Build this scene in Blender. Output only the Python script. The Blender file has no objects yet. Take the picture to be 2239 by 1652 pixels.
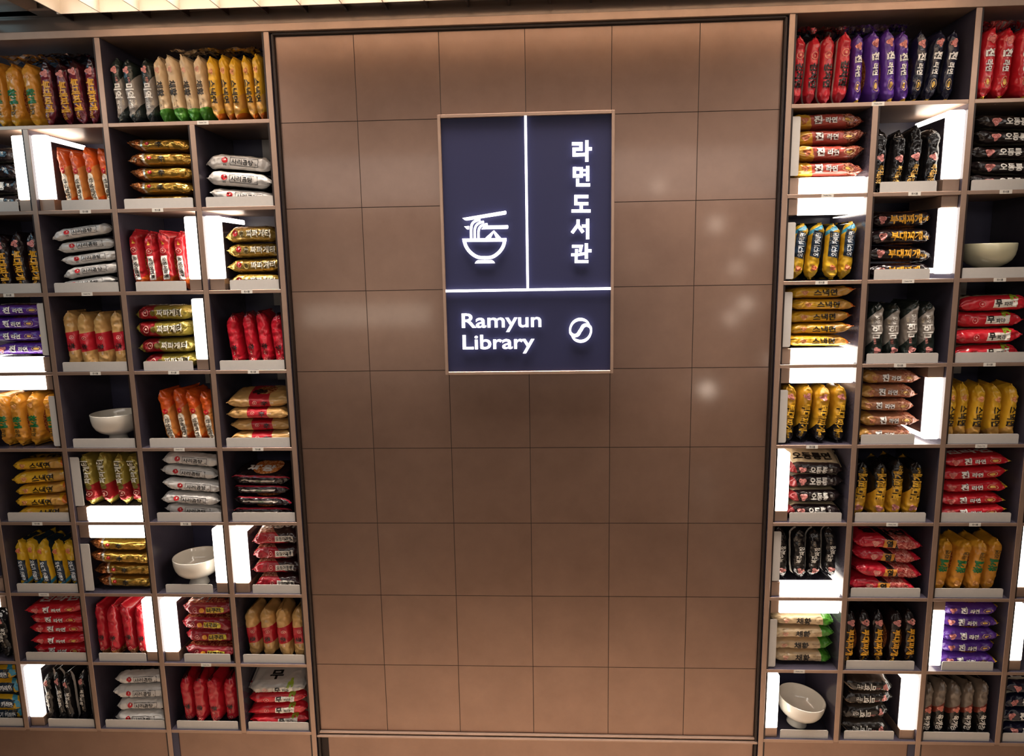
import bpy, bmesh, math, random
from mathutils import Matrix, Vector, noise

# ------------------------------------------------------------------ camera, world, lights, exposure
scene = bpy.context.scene
COL = scene.collection
cam_data = bpy.data.cameras.new('camera')
cam_data.sensor_fit = 'HORIZONTAL'
cam_data.sensor_width = 36.0
cam_data.lens = 24.32
cam_data.clip_start = 0.05
cam = bpy.data.objects.new('camera', cam_data)
COL.objects.link(cam)
cam.matrix_world = Matrix(((0.99878, 0.00929, 0.0484, 0.0507),
                           (0.04633, 0.15823, -0.98632, -2.1257),
                           (-0.01682, 0.98736, 0.1576, 1.7508),
                           (0, 0, 0, 1)))
scene.camera = cam

world = bpy.data.worlds.new('world')
scene.world = world
world.use_nodes = True
world.node_tree.nodes['Background'].inputs[0].default_value = (1.0, 0.82, 0.68, 1)
world.node_tree.nodes['Background'].inputs[1].default_value = 0.05

def area_light(name, loc, rot, sx, sy, power, colour, spread=180):
    d = bpy.data.lights.new(name, 'AREA')
    d.shape = 'RECTANGLE'; d.size = sx; d.size_y = sy; d.energy = power; d.color = colour
    d.spread = math.radians(spread)
    o = bpy.data.objects.new(name, d); COL.objects.link(o)
    o.location = loc; o.rotation_euler = rot
    return o

area_light('ceiling_luminaire_light', (0.0, -3.5, 2.55), (math.radians(30), 0, 0), 4.2, 1.0, 38, (1.0, 0.90, 0.82))
area_light('front_fill_light', (0.0, -5.8, 1.25), (math.radians(90), 0, 0), 5.0, 1.7, 9, (1.0, 0.88, 0.80))  # added fill from behind the camera, evens brightness from top to bottom
area_light('louver_luminaire_light', (0.0, -0.23, 2.56), (0, 0, 0), 2.6, 0.28, 31, (1.0, 0.88, 0.78), 62)
area_light('blue_side_light', (-2.05, -0.55, 2.30), (math.radians(70), 0, math.radians(-60)), 0.3, 0.4, 1.2, (0.35, 0.75, 1.0))  # bluish light from an unseen source, added for the cyan tint on the rail

def globe_light(loc, power, radius, colour):
    d = bpy.data.lights.new('globe_light', 'POINT'); d.energy = power; d.shadow_soft_size = radius; d.color = colour
    o = bpy.data.objects.new('globe_light', d); COL.objects.link(o); o.location = loc
for gx in (-2.3, -1.85, -1.4, 1.4, 1.85, 2.3):                       # point lights under the ceiling, added for glints on the packs
    globe_light((gx, -1.25, 2.52), 4.5, 0.025, (1.0, 0.92, 0.84))
for gx, gz, gp in ((1.71, 2.13, 4), (2.09, 1.93, 4), (1.92, 1.71, 2.5), (2.02, 1.36, 4), (1.89, 1.22, 3), (1.67, 0.51, 7), (2.31, 0.79, 3), (1.15, 2.50, 2)):
    globe_light((gx, -4.8, gz), gp, 0.07, (1.0, 0.80, 0.64))       # small lamps across the room
area_light('counter_lamp_light', (-1.75, -4.8, 1.30), (math.radians(90), 0, 0), 1.3, 0.22, 5, (1.0, 0.86, 0.70))

scene.view_settings.view_transform = 'Standard'
scene.view_settings.look = 'None'
scene.view_settings.gamma = 1.0
scene.view_settings.use_curve_mapping = False
scene.view_settings.exposure = 0.0

# ------------------------------------------------------------------ helpers
def lin(h):
    if isinstance(h, tuple):
        return (h[0], h[1], h[2], 1.0)
    h = h.lstrip('#')
    out = []
    for i in (0, 2, 4):
        c = int(h[i:i + 2], 16) / 255.0
        out.append(c / 12.92 if c <= 0.04045 else ((c + 0.055) / 1.055) ** 2.4)
    return (out[0], out[1], out[2], 1.0)

MATS = {}
def simple_mat(name, colour, rough=0.5, metal=0.0, spec=0.5, noise_amt=0.0, noise_scale=30.0, coat=0.0):
    if name in MATS:
        return MATS[name]
    m = bpy.data.materials.new(name); m.use_nodes = True
    nt = m.node_tree; b = nt.nodes['Principled BSDF']
    b.inputs['Base Color'].default_value = lin(colour)
    b.inputs['Roughness'].default_value = rough
    b.inputs['Metallic'].default_value = metal
    b.inputs['Specular IOR Level'].default_value = spec
    b.inputs['Coat Weight'].default_value = coat
    if noise_amt:
        tc = nt.nodes.new('ShaderNodeTexCoord'); n = nt.nodes.new('ShaderNodeTexNoise')
        n.inputs['Scale'].default_value = noise_scale; n.inputs['Detail'].default_value = 6
        nt.links.new(tc.outputs['Object'], n.inputs['Vector'])
        mx = nt.nodes.new('ShaderNodeMix'); mx.data_type = 'RGBA'
        c = lin(colour)
        mx.inputs['A'].default_value = (c[0] * (1 - noise_amt), c[1] * (1 - noise_amt), c[2] * (1 - noise_amt), 1)
        mx.inputs['B'].default_value = (min(1, c[0] * (1 + noise_amt)), min(1, c[1] * (1 + noise_amt)), min(1, c[2] * (1 + noise_amt)), 1)
        nt.links.new(n.outputs['Fac'], mx.inputs['Factor'])
        nt.links.new(mx.outputs['Result'], b.inputs['Base Color'])
    MATS[name] = m
    return m

def emit_mat(name, colour, strength):
    if name in MATS:
        return MATS[name]
    m = bpy.data.materials.new(name); m.use_nodes = True
    b = m.node_tree.nodes['Principled BSDF']
    b.inputs['Base Color'].default_value = lin(colour)
    b.inputs['Emission Color'].default_value = lin(colour)
    b.inputs['Emission Strength'].default_value = strength
    b.inputs['Roughness'].default_value = 0.4
    MATS[name] = m
    return m

def tag(o, label=None, cat=None, group=None, kind=None):
    if label: o['label'] = label
    if cat: o['category'] = cat
    if group: o['group'] = group
    if kind: o['kind'] = kind
    return o

def empty(name, loc=(0, 0, 0), rot=(0, 0, 0)):
    o = bpy.data.objects.new(name, None); COL.objects.link(o)
    o.empty_display_size = 0.02
    o.location = loc; o.rotation_euler = rot
    return o

def link_mesh(name, me, parent=None, loc=(0, 0, 0)):
    o = bpy.data.objects.new(name, me); COL.objects.link(o)
    o.location = loc
    if parent is not None:
        o.parent = parent
    return o

def mesh_from_bm(name, bm, mat, smooth=False):
    me = bpy.data.meshes.new(name)
    bm.normal_update()
    bm.to_mesh(me); bm.free()
    for m in (mat if isinstance(mat, (list, tuple)) else [mat]):
        me.materials.append(m)
    if smooth:
        me.polygons.foreach_set('use_smooth', [True] * len(me.polygons))
    return me

def bm_box(bm, x0, x1, y0, y1, z0, z1, bevel=0.0, segs=2):
    vs = [bm.verts.new((x, y, z)) for x in (x0, x1) for y in (y0, y1) for z in (z0, z1)]
    idx = [(0, 1, 3, 2), (4, 6, 7, 5), (0, 4, 5, 1), (2, 3, 7, 6), (0, 2, 6, 4), (1, 5, 7, 3)]
    fs = [bm.faces.new([vs[i] for i in f]) for f in idx]
    if bevel > 0:
        es = list({e for f in fs for e in f.edges})
        bmesh.ops.bevel(bm, geom=es, offset=bevel, segments=segs, profile=0.5, affect='EDGES')

def box(name, x0, x1, y0, y1, z0, z1, mat, parent=None, bevel=0.0, segs=1):
    """box mesh whose origin is its lower centre"""
    cx, cy = (x0 + x1) / 2, (y0 + y1) / 2
    bm = bmesh.new()
    bm_box(bm, x0 - cx, x1 - cx, y0 - cy, y1 - cy, 0, z1 - z0, bevel, segs)
    me = mesh_from_bm(name, bm, mat)
    return link_mesh(name, me, parent, (cx, cy, z0))

def struct(o):
    o['kind'] = 'structure'
    return o

# ------------------------------------------------------------------ shared materials
def bronze_material(name, c0, c1, rough, scale, metal, bump=0.02, coat=0.0):
    m = bpy.data.materials.new(name); m.use_nodes = True
    nt = m.node_tree; b = nt.nodes['Principled BSDF']
    tc = nt.nodes.new('ShaderNodeTexCoord'); oi = nt.nodes.new('ShaderNodeObjectInfo')
    add = nt.nodes.new('ShaderNodeVectorMath'); add.operation = 'ADD'
    sc = nt.nodes.new('ShaderNodeVectorMath'); sc.operation = 'SCALE'; sc.inputs['Scale'].default_value = 37.0
    cmb = nt.nodes.new('ShaderNodeCombineXYZ')
    for i in ('X', 'Y', 'Z'):
        nt.links.new(oi.outputs['Random'], cmb.inputs[i])
    nt.links.new(cmb.outputs[0], sc.inputs[0])
    nt.links.new(tc.outputs['Object'], add.inputs[0]); nt.links.new(sc.outputs[0], add.inputs[1])
    n = nt.nodes.new('ShaderNodeTexNoise'); n.inputs['Scale'].default_value = scale; n.inputs['Detail'].default_value = 8
    n.inputs['Roughness'].default_value = 0.65
    nt.links.new(add.outputs[0], n.inputs['Vector'])
    rp = nt.nodes.new('ShaderNodeValToRGB')
    rp.color_ramp.elements[0].position = 0.3; rp.color_ramp.elements[0].color = lin(c0)
    rp.color_ramp.elements[1].position = 0.7; rp.color_ramp.elements[1].color = lin(c1)
    nt.links.new(n.outputs['Fac'], rp.inputs[0])
    nt.links.new(rp.outputs[0], b.inputs['Base Color'])
    n2 = nt.nodes.new('ShaderNodeTexNoise'); n2.inputs['Scale'].default_value = 260; n2.inputs['Detail'].default_value = 3
    nt.links.new(add.outputs[0], n2.inputs['Vector'])
    bp = nt.nodes.new('ShaderNodeBump'); bp.inputs['Strength'].default_value = bump; bp.inputs['Distance'].default_value = 0.002
    nt.links.new(n2.outputs['Fac'], bp.inputs['Height']); nt.links.new(bp.outputs[0], b.inputs['Normal'])
    b.inputs['Roughness'].default_value = rough
    b.inputs['Metallic'].default_value = metal
    b.inputs['Coat Weight'].default_value = coat; b.inputs['Coat Roughness'].default_value = 0.09
    MATS[name] = m
    return m

M_TILE = bronze_material('bronze_tile', '#7f6557', '#8a6f60', 0.30, 7.0, 0.8, 0.03, 0.45)
M_BRONZE = bronze_material('bronze_sheet', '#9a8070', '#a68b79', 0.36, 14.0, 0.55, 0.03)
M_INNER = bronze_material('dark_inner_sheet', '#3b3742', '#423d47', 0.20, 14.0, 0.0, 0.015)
M_CHANNEL = simple_mat('dark_channel', '#2a1e19', 0.4, 0.3)
M_BACK = simple_mat('dark_back_board', '#38374b', 0.35, 0.0, 0.4, 0.15, 40)
M_GROUT = simple_mat('tile_joint', '#2c1d15', 0.7)
M_LIP = simple_mat('frosted_grey', '#b9b3ac', 0.45, 0.0, 0.4, 0.06, 90)
M_LED = emit_mat('led_diffuser', '#fff4e6', 7.0)
M_SIGNLED = emit_mat('sign_led', '#f6f2ff', 3.0)
M_NAVY = simple_mat('sign_navy', '#232545', 0.5, 0.0, 0.3)
M_CERAMIC = simple_mat('glazed_ceramic', '#d6cfc2', 0.12, 0.0, 0.6, coat=0.3)
M_CELADON = simple_mat('celadon_glaze', '#c4bfa0', 0.15, 0.0, 0.6, coat=0.3)
M_STICKER = simple_mat('sticker_paper', '#cfc8bd', 0.6)
M_INK = simple_mat('ink_black', '#17120f', 0.5)
M_CEIL = simple_mat('dark_ceiling', '#3a3130', 0.6)
M_GLOSS_CEIL = simple_mat('glossy_dark_panel', '#75665c', 0.16, 0.55)
M_LOUVER = simple_mat('louver_white', '#e8dccb', 0.5)
M_FLOOR = simple_mat('floor_stone', '#cbb7a2', 0.30, 0.0, 0.5, 0.2, 6)
M_WALL = simple_mat('wall_brown', '#3c2f29', 0.7, noise_amt=0.1, noise_scale=4)

# ------------------------------------------------------------------ room shell
ROOM_X, ROOM_Y, CEIL_Z = 3.4, -6.0, 2.62
struct(box('floor', -ROOM_X, ROOM_X, ROOM_Y, 0.30, -0.05, 0.0, M_FLOOR))
struct(box('ceiling', -ROOM_X, ROOM_X, ROOM_Y, 0.30, CEIL_Z, CEIL_Z + 0.05, M_CEIL))
struct(box('wall_back', -ROOM_X, ROOM_X, 0.27, 0.32, 0.0, CEIL_Z, M_WALL))
struct(box('wall_front', -ROOM_X, ROOM_X, ROOM_Y - 0.05, ROOM_Y, 0.0, CEIL_Z, M_WALL))
struct(box('wall_left', -ROOM_X - 0.05, -ROOM_X, ROOM_Y, 0.30, 0.0, CEIL_Z, M_WALL))
struct(box('wall_right', ROOM_X, ROOM_X + 0.05, ROOM_Y, 0.30, 0.0, CEIL_Z, M_WALL))

# tiled middle panel: each tile a child of the panel wall
panel = struct(box('wall_center', -0.742, 0.742, 0.0015, 0.02, 0.0, 2.438, M_GROUT))
def tile_mesh(w, h):
    bm = bmesh.new()
    bm_box(bm, -w / 2, w / 2, -0.0015, 0.0, 0, h)
    return mesh_from_bm('tile', bm, M_TILE)
G = 0.0010
XE = [-0.733, -0.5, -0.25, 0.0, 0.25, 0.5, 0.733]
ZE = [2.430] + [2.4375 - 0.25 * k for k in range(1, 9)] + [0.193]
tcache = {}
for i in range(6):
    for j in range(9):
        w = round(XE[i + 1] - XE[i] - 2 * G, 4); h = round(ZE[j] - ZE[j + 1] - 2 * G, 4)
        if (w, h) not in tcache:
            tcache[(w, h)] = tile_mesh(w, h)
        t = link_mesh('tile', tcache[(w, h)])
        t.parent = panel
        t.location = ((XE[i] + XE[i + 1]) / 2, 0.0015 - panel.location.y, ZE[j + 1] + G - panel.location.z)
# lower plinth tile under the panel sill
pl = link_mesh('plinth_tile', tile_mesh(1.44, 0.168)); pl.parent = panel
pl.location = (0.012, 0.0015 - panel.location.y, 0.004)
# trims round the panel
for s in (-1, 1):
    struct(box('trim_1' if s < 0 else 'trim_2', min(s * 0.7335, s * 0.742), max(s * 0.7335, s * 0.742), -0.012, 0.003, 0.0, 2.438, M_CHANNEL, bevel=0.002))
struct(box('trim_3', -0.742, 0.742, -0.012, 0.003, 2.4305, 2.438, M_CHANNEL, bevel=0.002))
struct(box('trim_4', -0.742, 0.742, -0.018, 0.003, 0.1765, 0.1825, M_BRONZE, bevel=0.001))
struct(box('trim_5', -0.735, 0.735, -0.010, 0.003, 0.1865, 0.1915, M_BRONZE, bevel=0.001))
# rail along the top of everything, fascia above
struct(box('trim_6', -2.05, 2.05, -0.024, 0.25, 2.438, 2.459, M_BRONZE, bevel=0.001))
struct(box('trim_7', -2.05, 2.05, -0.016, 0.25, 2.459, CEIL_Z, M_GLOSS_CEIL))

# ------------------------------------------------------------------ shelving
XL = [0.751, 0.994, 1.258, 1.508, 1.765, 2.020]          # upright centre lines, counted out from the tiled panel
HW = 0.008
YF, YB = -0.020, 0.240
def floor_z(r): return 2.447 - 0.25 * (r + 1)
def top_z(r): return 2.436 - 0.25 * r
SHT = 0.011
SIDE = {'L': -1, 'R': 1}
BANK = {'L': 'bowl-icon side', 'R': 'Hangul side'}
def span(side, c):
    a, b = XL[c - 1] + HW, XL[c] - HW
    return (-b, -a) if side == 'L' else (a, b)

def vertical(name, parent, side, k, z0, z1, strip_parent=None):
    """upright board with a light front edge and a dark strip for the shadow gap on its outer side"""
    s = SIDE[side]
    x0, x1 = sorted((s * (XL[k] - HW), s * (XL[k] + HW)))
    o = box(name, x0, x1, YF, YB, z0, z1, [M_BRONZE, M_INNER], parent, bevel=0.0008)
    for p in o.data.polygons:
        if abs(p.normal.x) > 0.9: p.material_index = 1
    c0, c1 = sorted((s * (XL[k] + HW), s * (XL[k] + HW + 0.006)))
    box('shadow_gap_strip', c0, c1, YF + 0.003, YF + 0.0075, z0, z1, M_CHANNEL, strip_parent or parent)  # dark colour stands for the shade in the gap beside the board
    return o

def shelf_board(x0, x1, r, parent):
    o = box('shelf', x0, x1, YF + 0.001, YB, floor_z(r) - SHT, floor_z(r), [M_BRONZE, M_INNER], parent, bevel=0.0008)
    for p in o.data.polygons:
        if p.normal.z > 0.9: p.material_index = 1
    return o

for side in 'LR':
    roots = [empty('shelving_unit', (0, 0, 0)), empty('shelving_unit', (0, 0, 0))]
    for bay, cols in ((1, (1, 2)), (2, (3, 4, 5))):
        root = roots[bay - 1]
        a = span(side, cols[0])[0 if side == 'R' else 1]; b = span(side, cols[-1])[1 if side == 'R' else 0]
        lo, hi = min(a, b), max(a, b)
        tag(root, 'bronze cubby shelving unit %s the tiled panel, %s' % ('next to' if bay == 1 else 'second out from', BANK[side]), 'shelf', 'bronze shelving units')
        box('back_panel', lo, hi, YB, YB + 0.02, 0.19, 2.438, M_BACK, root)
        if bay == 1:
            vertical('post', root, side, 0, 0.0, 2.438)
        vertical('post', root, side, 2 if bay == 1 else 5, 0.0, 2.438, roots[1])
        for k in cols[:-1]:
            vertical('divider', root, side, k, 0.191, 2.447 - 0.25 - SHT)
        shelf_board(lo, hi, 0, root)
        for r in range(1, 9):
            for c in cols:
                x0, x1 = span(side, c)
                shelf_board(x0, x1, r, root)
        box('base_panel', lo, hi, YF + 0.006, YF + 0.02, 0.0, 0.19, M_TILE, root)
        if bay == 1:
            q = -1.250 if side == 'L' else 1.250
            x0, x1 = sorted((q, q + (0.022 if side == 'L' else -0.022)))
            box('kick_channel', x0, x1, YF + 0.003, YF + 0.006, 0.0, 0.188, M_BACK, root)

# ------------------------------------------------------------------ wording for labels
ORD = ['zeroth', 'first', 'second', 'third', 'fourth', 'fifth', 'sixth', 'seventh', 'eighth', 'ninth', 'tenth', 'eleventh', 'twelfth']
def row_txt(r): return 'top row' if r == 0 else ('lowest row' if r == 8 else ORD[r + 1] + ' row down')
def bay_txt(r, c):
    if r == 0: return 'inner bay' if c <= 2 else 'outer bay'
    return ORD[c] + ' bay out'
def place(side, r, c): return '%s, %s, %s' % (row_txt(r), bay_txt(r, c), BANK[side])

# outlines of the sign lettering (x, z in metres on the sign face)
HANGUL = [
    ('라', [([(0.1335, 2.1013), (0.1595, 2.1007), (0.1595, 2.0856), (0.1396, 2.0861), (0.1396, 2.0698), (0.1709, 2.0705)], 0.0099), ([(0.1763, 2.1098), (0.1763, 2.0502)], 0.0104), ([(0.1763, 2.0861), (0.1907, 2.0858)], 0.0099)]),
    ('면', [([(0.1402, 2.031), (0.1602, 2.0305), (0.1601, 2.0107), (0.1402, 2.0112), (0.1403, 2.0361)], 0.0104), ([(0.1788, 2.0385), (0.1788, 1.9955)], 0.0104), ([(0.1644, 2.0263), (0.1788, 2.026)], 0.0065), ([(0.1644, 2.0138), (0.1788, 2.0134)], 0.0065), ([(0.1494, 2.0034), (0.1494, 1.9855), (0.1856, 1.9847)], 0.0099)]),
    ('도', [([(0.1809, 1.9519), (0.1443, 1.9527), (0.1443, 1.9323), (0.1806, 1.9316)], 0.0099), ([(0.1598, 1.932), (0.1598, 1.9111)], 0.0099), ([(0.1316, 1.9117), (0.1872, 1.9106)], 0.0099)]),
    ('서', [([(0.1509, 1.8867), (0.1504, 1.8719), (0.1327, 1.8486)], 0.0104), ([(0.1512, 1.8694), (0.1655, 1.8493)], 0.0104), ([(0.1786, 1.8884), (0.1787, 1.8294)], 0.0104), ([(0.1618, 1.8679), (0.1786, 1.8676)], 0.0094)]),
    ('관', [([(0.1326, 1.8096), (0.1602, 1.8091), (0.1561, 1.7924)], 0.0094), ([(0.146, 1.8014), (0.1459, 1.7851)], 0.0094), ([(0.1302, 1.7851), (0.149, 1.7848), (0.1698, 1.7879)], 0.0089), ([(0.1749, 1.8176), (0.1749, 1.7728)], 0.0104), ([(0.1749, 1.7959), (0.1901, 1.7956)], 0.0099), ([(0.1447, 1.7808), (0.1446, 1.765), (0.181, 1.7644)], 0.0094)]),
]
ICON_POLYS = [
    ('chopstick', [(-0.1913, 1.8977), (-0.0629, 1.9162), (-0.0604, 1.9144), (-0.0605, 1.9075), (-0.0631, 1.9056), (-0.1782, 1.8905), (-0.1833, 1.8916)]),
    ('chopstick', [(-0.1863, 1.8737), (-0.1717, 1.8744), (-0.1719, 1.8649), (-0.1783, 1.8651)]),
    ('chopstick', [(-0.1354, 1.8642), (-0.1269, 1.8745), (-0.0573, 1.8747), (-0.0553, 1.8727), (-0.0557, 1.8662), (-0.0575, 1.8642)]),
    ('garnish', [(-0.0992, 1.86), (-0.0971, 1.86), (-0.0776, 1.8384), (-0.093, 1.8387), (-0.0993, 1.8543), (-0.1078, 1.839), (-0.1237, 1.8393)]),
    ('bowl_foot', [(-0.1573, 1.7646), (-0.1544, 1.7702), (-0.1478, 1.7743), (-0.1061, 1.7741), (-0.1003, 1.77), (-0.0971, 1.7646)]),
    ('bowl_rim', [(-0.1929, 1.8382), (-0.0611, 1.8372), (-0.0623, 1.8272), (-0.1917, 1.8286)]),
]
ICON_STROKES = [
    ('noodle', [(-0.1665, 1.8388), (-0.1658, 1.8668), (-0.1621, 1.8805), (-0.1527, 1.8885), (-0.1378, 1.8924)], 0.0089),
    ('noodle', [(-0.1557, 1.8386), (-0.1551, 1.8629), (-0.1504, 1.8753), (-0.1413, 1.8825), (-0.1272, 1.886)], 0.0084),
    ('noodle', [(-0.1444, 1.8384), (-0.1439, 1.8589), (-0.1398, 1.8701), (-0.1312, 1.8761), (-0.1166, 1.8788)], 0.0084),
    ('bowl_outline', [(-0.1871, 1.8375), (-0.1863, 1.8275), (-0.1815, 1.8136), (-0.1704, 1.7982), (-0.1552, 1.7866), (-0.1399, 1.7815), (-0.1142, 1.7811), (-0.0987, 1.7856), (-0.083, 1.7974), (-0.0725, 1.8116), (-0.0677, 1.8253), (-0.0667, 1.8363)], 0.0104),
]
EMBLEM = [(0.1854, 1.5756, 0.0015), (0.1799, 1.5835, 0.006), (0.1709, 1.5902, 0.0089), (0.1576, 1.5935, 0.0104), (0.1444, 1.5906, 0.0099), (0.1335, 1.582, 0.0084), (0.1272, 1.5694, 0.007), (0.1262, 1.5579, 0.0074), (0.1292, 1.5503, 0.0099), (0.1382, 1.5445, 0.0114), (0.1491, 1.5475, 0.0124), (0.1558, 1.5578, 0.0119), (0.1594, 1.5629, 0.0119), (0.1661, 1.5732, 0.0124), (0.177, 1.5762, 0.0114), (0.186, 1.5704, 0.0099), (0.189, 1.5629, 0.0074), (0.188, 1.5514, 0.007), (0.1817, 1.5387, 0.0084), (0.1709, 1.53, 0.0099), (0.1576, 1.5271, 0.0104), (0.1442, 1.5304, 0.0089), (0.1353, 1.5371, 0.006), (0.1297, 1.5451, 0.0015)]

# ------------------------------------------------------------------ 2-D outlines -> solid letters
def catmull(pts, n=5):
    out = []
    for i in range(len(pts) - 1):
        p0 = pts[max(i - 1, 0)]; p1 = pts[i]; p2 = pts[i + 1]; p3 = pts[min(i + 2, len(pts) - 1)]
        for k in range(n):
            t = k / n
            out.append(tuple(0.5 * (2 * b + (c - a) * t + (2 * a - 5 * b + 4 * c - d) * t * t + (-a + 3 * b - 3 * c + d) * t ** 3)
                             for a, b, c, d in zip(p0, p1, p2, p3)))
    out.append(pts[-1])
    return out

def stroke_outline(pts, widths):
    L, Rr = [], []
    n = len(pts)
    for i in range(n):
        p = Vector(pts[i])
        d0 = (p - Vector(pts[i - 1])).normalized() if i > 0 else None
        d1 = (Vector(pts[i + 1]) - p).normalized() if i < n - 1 else None
        if d0 is None: d0 = d1
        if d1 is None: d1 = d0
        n0 = Vector((-d0.y, d0.x)); n1 = Vector((-d1.y, d1.x))
        m = (n0 + n1).normalized()
        sc = 1.0 / max(0.45, m.dot(n0))
        h = widths[i] / 2 * sc
        L.append(p + m * h); Rr.append(p - m * h)
    return L, Rr

def bm_stroke(bm, pts, widths, y0, y1):
    """extruded ribbon in the XZ plane from y0 (front) to y1 (back)"""
    L, Rr = stroke_outline(pts, widths)
    vf = [[bm.verts.new((q.x, y, q.y)) for q in S] for y in (y0, y1) for S in (L, Rr)]
    fl, fr, bl, br = vf
    for i in range(len(pts) - 1):
        bm.faces.new((fl[i], fl[i + 1], fr[i + 1], fr[i]))
        bm.faces.new((bl[i], br[i], br[i + 1], bl[i + 1]))
        bm.faces.new((fl[i], bl[i], bl[i + 1], fl[i + 1]))
        bm.faces.new((fr[i], fr[i + 1], br[i + 1], br[i]))
    for i in (0, -1):
        bm.faces.new((fl[i], fr[i], br[i], bl[i]))

def bm_poly(bm, pts, y0, y1):
    f = [bm.verts.new((x, y0, z)) for x, z in pts]; b = [bm.verts.new((x, y1, z)) for x, z in pts]
    ff = bm.faces.new(f); bf = bm.faces.new(b[::-1])
    for i in range(len(pts)):
        j = (i + 1) % len(pts)
        bm.faces.new((f[i], b[i], b[j], f[j]))
    bmesh.ops.triangulate(bm, faces=[ff, bf])

_font_curve = bpy.data.curves.new('lettering', 'FONT')
_font_obj = bpy.data.objects.new('lettering_source', _font_curve)
TEXT_CACHE = {}
def text_geo(s, bold=0.0, res=2):
    """triangulated 2-D text, unit height box, centred: verts, faces, width"""
    key = (s, bold, res)
    if key not in TEXT_CACHE:
        _font_curve.body = s; _font_curve.size = 1.0; _font_curve.offset = bold; _font_curve.resolution_u = res
        if _font_obj.name not in COL.objects:
            COL.objects.link(_font_obj)
        bpy.context.view_layer.update()
        ev = _font_obj.evaluated_get(bpy.context.evaluated_depsgraph_get())
        me = ev.to_mesh()
        vs = [(v.co.x, v.co.y) for v in me.vertices]; fs = [tuple(p.vertices) for p in me.polygons]
        ev.to_mesh_clear()
        x0 = min(v[0] for v in vs); x1 = max(v[0] for v in vs); y0 = min(v[1] for v in vs); y1 = max(v[1] for v in vs)
        h = y1 - y0
        vs = [((x - (x0 + x1) / 2) / h, (y - (y0 + y1) / 2) / h) for x, y in vs]
        TEXT_CACHE[key] = (vs, fs, (x1 - x0) / h)
    return TEXT_CACHE[key]

# ------------------------------------------------------------------ the illuminated sign
sign = empty('illuminated_sign', (0, 0, 1.428))
tag(sign, 'navy illuminated sign with glowing noodle bowl, Hangul letters and Ramyun Library', 'sign')
def sign_part(name, bm, mat, parent=sign):
    me = mesh_from_bm(name, bm, mat)
    o = link_mesh(name, me, parent)
    if parent is sign:
        o.location = (0, 0, -1.428)
    return o
SX, SZ0, SZ1 = 0.2565, 1.4285, 2.1915
bm = bmesh.new(); bm_box(bm, -SX + 0.009, SX - 0.009, -0.0265, 0.0, SZ0 + 0.009, SZ1 - 0.009)
sign_part('face_panel', bm, M_NAVY)
for (x0, x1, z0, z1) in ((-SX, -SX + 0.009, SZ0, SZ1), (SX - 0.009, SX, SZ0, SZ1), (-SX + 0.009, SX - 0.009, SZ1 - 0.009, SZ1), (-SX + 0.009, SX - 0.009, SZ0, SZ0 + 0.009)):
    bm = bmesh.new(); bm_box(bm, x0, x1, -0.0375, 0.0, z0, z1, 0.0008, 1)
    sign_part('frame_bar', bm, M_BRONZE)
LY0, LY1 = -0.0370, -0.0335
bm = bmesh.new(); bm_box(bm, -0.0036, 0.0034, LY0, LY1, 1.688, SZ1 - 0.009); sign_part('vertical_light_line', bm, M_SIGNLED)
bm = bmesh.new(); bm_box(bm, -SX + 0.009, SX - 0.009, LY0, LY1, 1.6803, 1.6878); sign_part('horizontal_light_line', bm, M_SIGNLED)
for name, strokes in HANGUL:
    bm = bmesh.new()
    for pts, w in strokes:
        bm_stroke(bm, pts, [w * 0.92] * len(pts), LY0, LY1)
    sign_part('hangul_letter', bm, M_SIGNLED)
icon = empty('noodle_bowl_icon'); icon.parent = sign; icon.location = (0, 0, -1.428)
for name, pts in ICON_POLYS:
    bm = bmesh.new(); bm_poly(bm, pts, LY0, LY1); sign_part(name, bm, M_SIGNLED, icon)
for name, pts, w in ICON_STROKES:
    bm = bmesh.new(); sm = catmull(pts, 6); bm_stroke(bm, sm, [w * (0.80 if name == 'noodle' else 0.94)] * len(sm), LY0, LY1); sign_part(name, bm, M_SIGNLED, icon)
bm = bmesh.new(); sm = catmull(EMBLEM, 5); bm_stroke(bm, [p[:2] for p in sm], [max(0.0010, p[2] * 0.85) for p in sm], LY0, LY1)
sign_part('round_emblem', bm, M_SIGNLED)

def solid_text(name, s, x0, x1, z_base, cap_h, bold):
    """each character its own solid, laid out along x from x0 to x1"""
    def raw(t):
        _font_curve.body = t; _font_curve.size = 1.0; _font_curve.offset = bold; _font_curve.resolution_u = 4
        if _font_obj.name not in COL.objects:
            COL.objects.link(_font_obj)
        bpy.context.view_layer.update()
        ev = _font_obj.evaluated_get(bpy.context.evaluated_depsgraph_get())
        me = ev.to_mesh(); vs = [(v.co.x, v.co.y) for v in me.vertices]; fs = [tuple(p.vertices) for p in me.polygons]; ev.to_mesh_clear()
        return vs, fs
    full = raw(s)[0]
    fx0 = min(v[0] for v in full); fx1 = max(v[0] for v in full)
    first = raw(s[0])[0]; by = min(v[1] for v in first); ch = max(v[1] for v in first) - by
    kx = (x1 - x0) / (fx1 - fx0); kz = cap_h / ch
    for i in range(len(s)):
        vs, fs = raw(s[i])
        off = max(v[0] for v in raw(s[:i + 1])[0]) - max(v[0] for v in vs)
        bm = bmesh.new()
        vv = [bm.verts.new((x0 + (x + off - fx0) * kx, LY0, z_base + (y - by) * kz)) for x, y in vs]
        faces = []
        for f in fs:
            try: faces.append(bm.faces.new([vv[k] for k in f]))
            except ValueError: pass
        ex = bmesh.ops.extrude_face_region(bm, geom=faces)
        bmesh.ops.translate(bm, verts=[g for g in ex['geom'] if isinstance(g, bmesh.types.BMVert)], vec=(0, LY1 - LY0, 0))
        sign_part(name, bm, M_SIGNLED)
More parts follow.
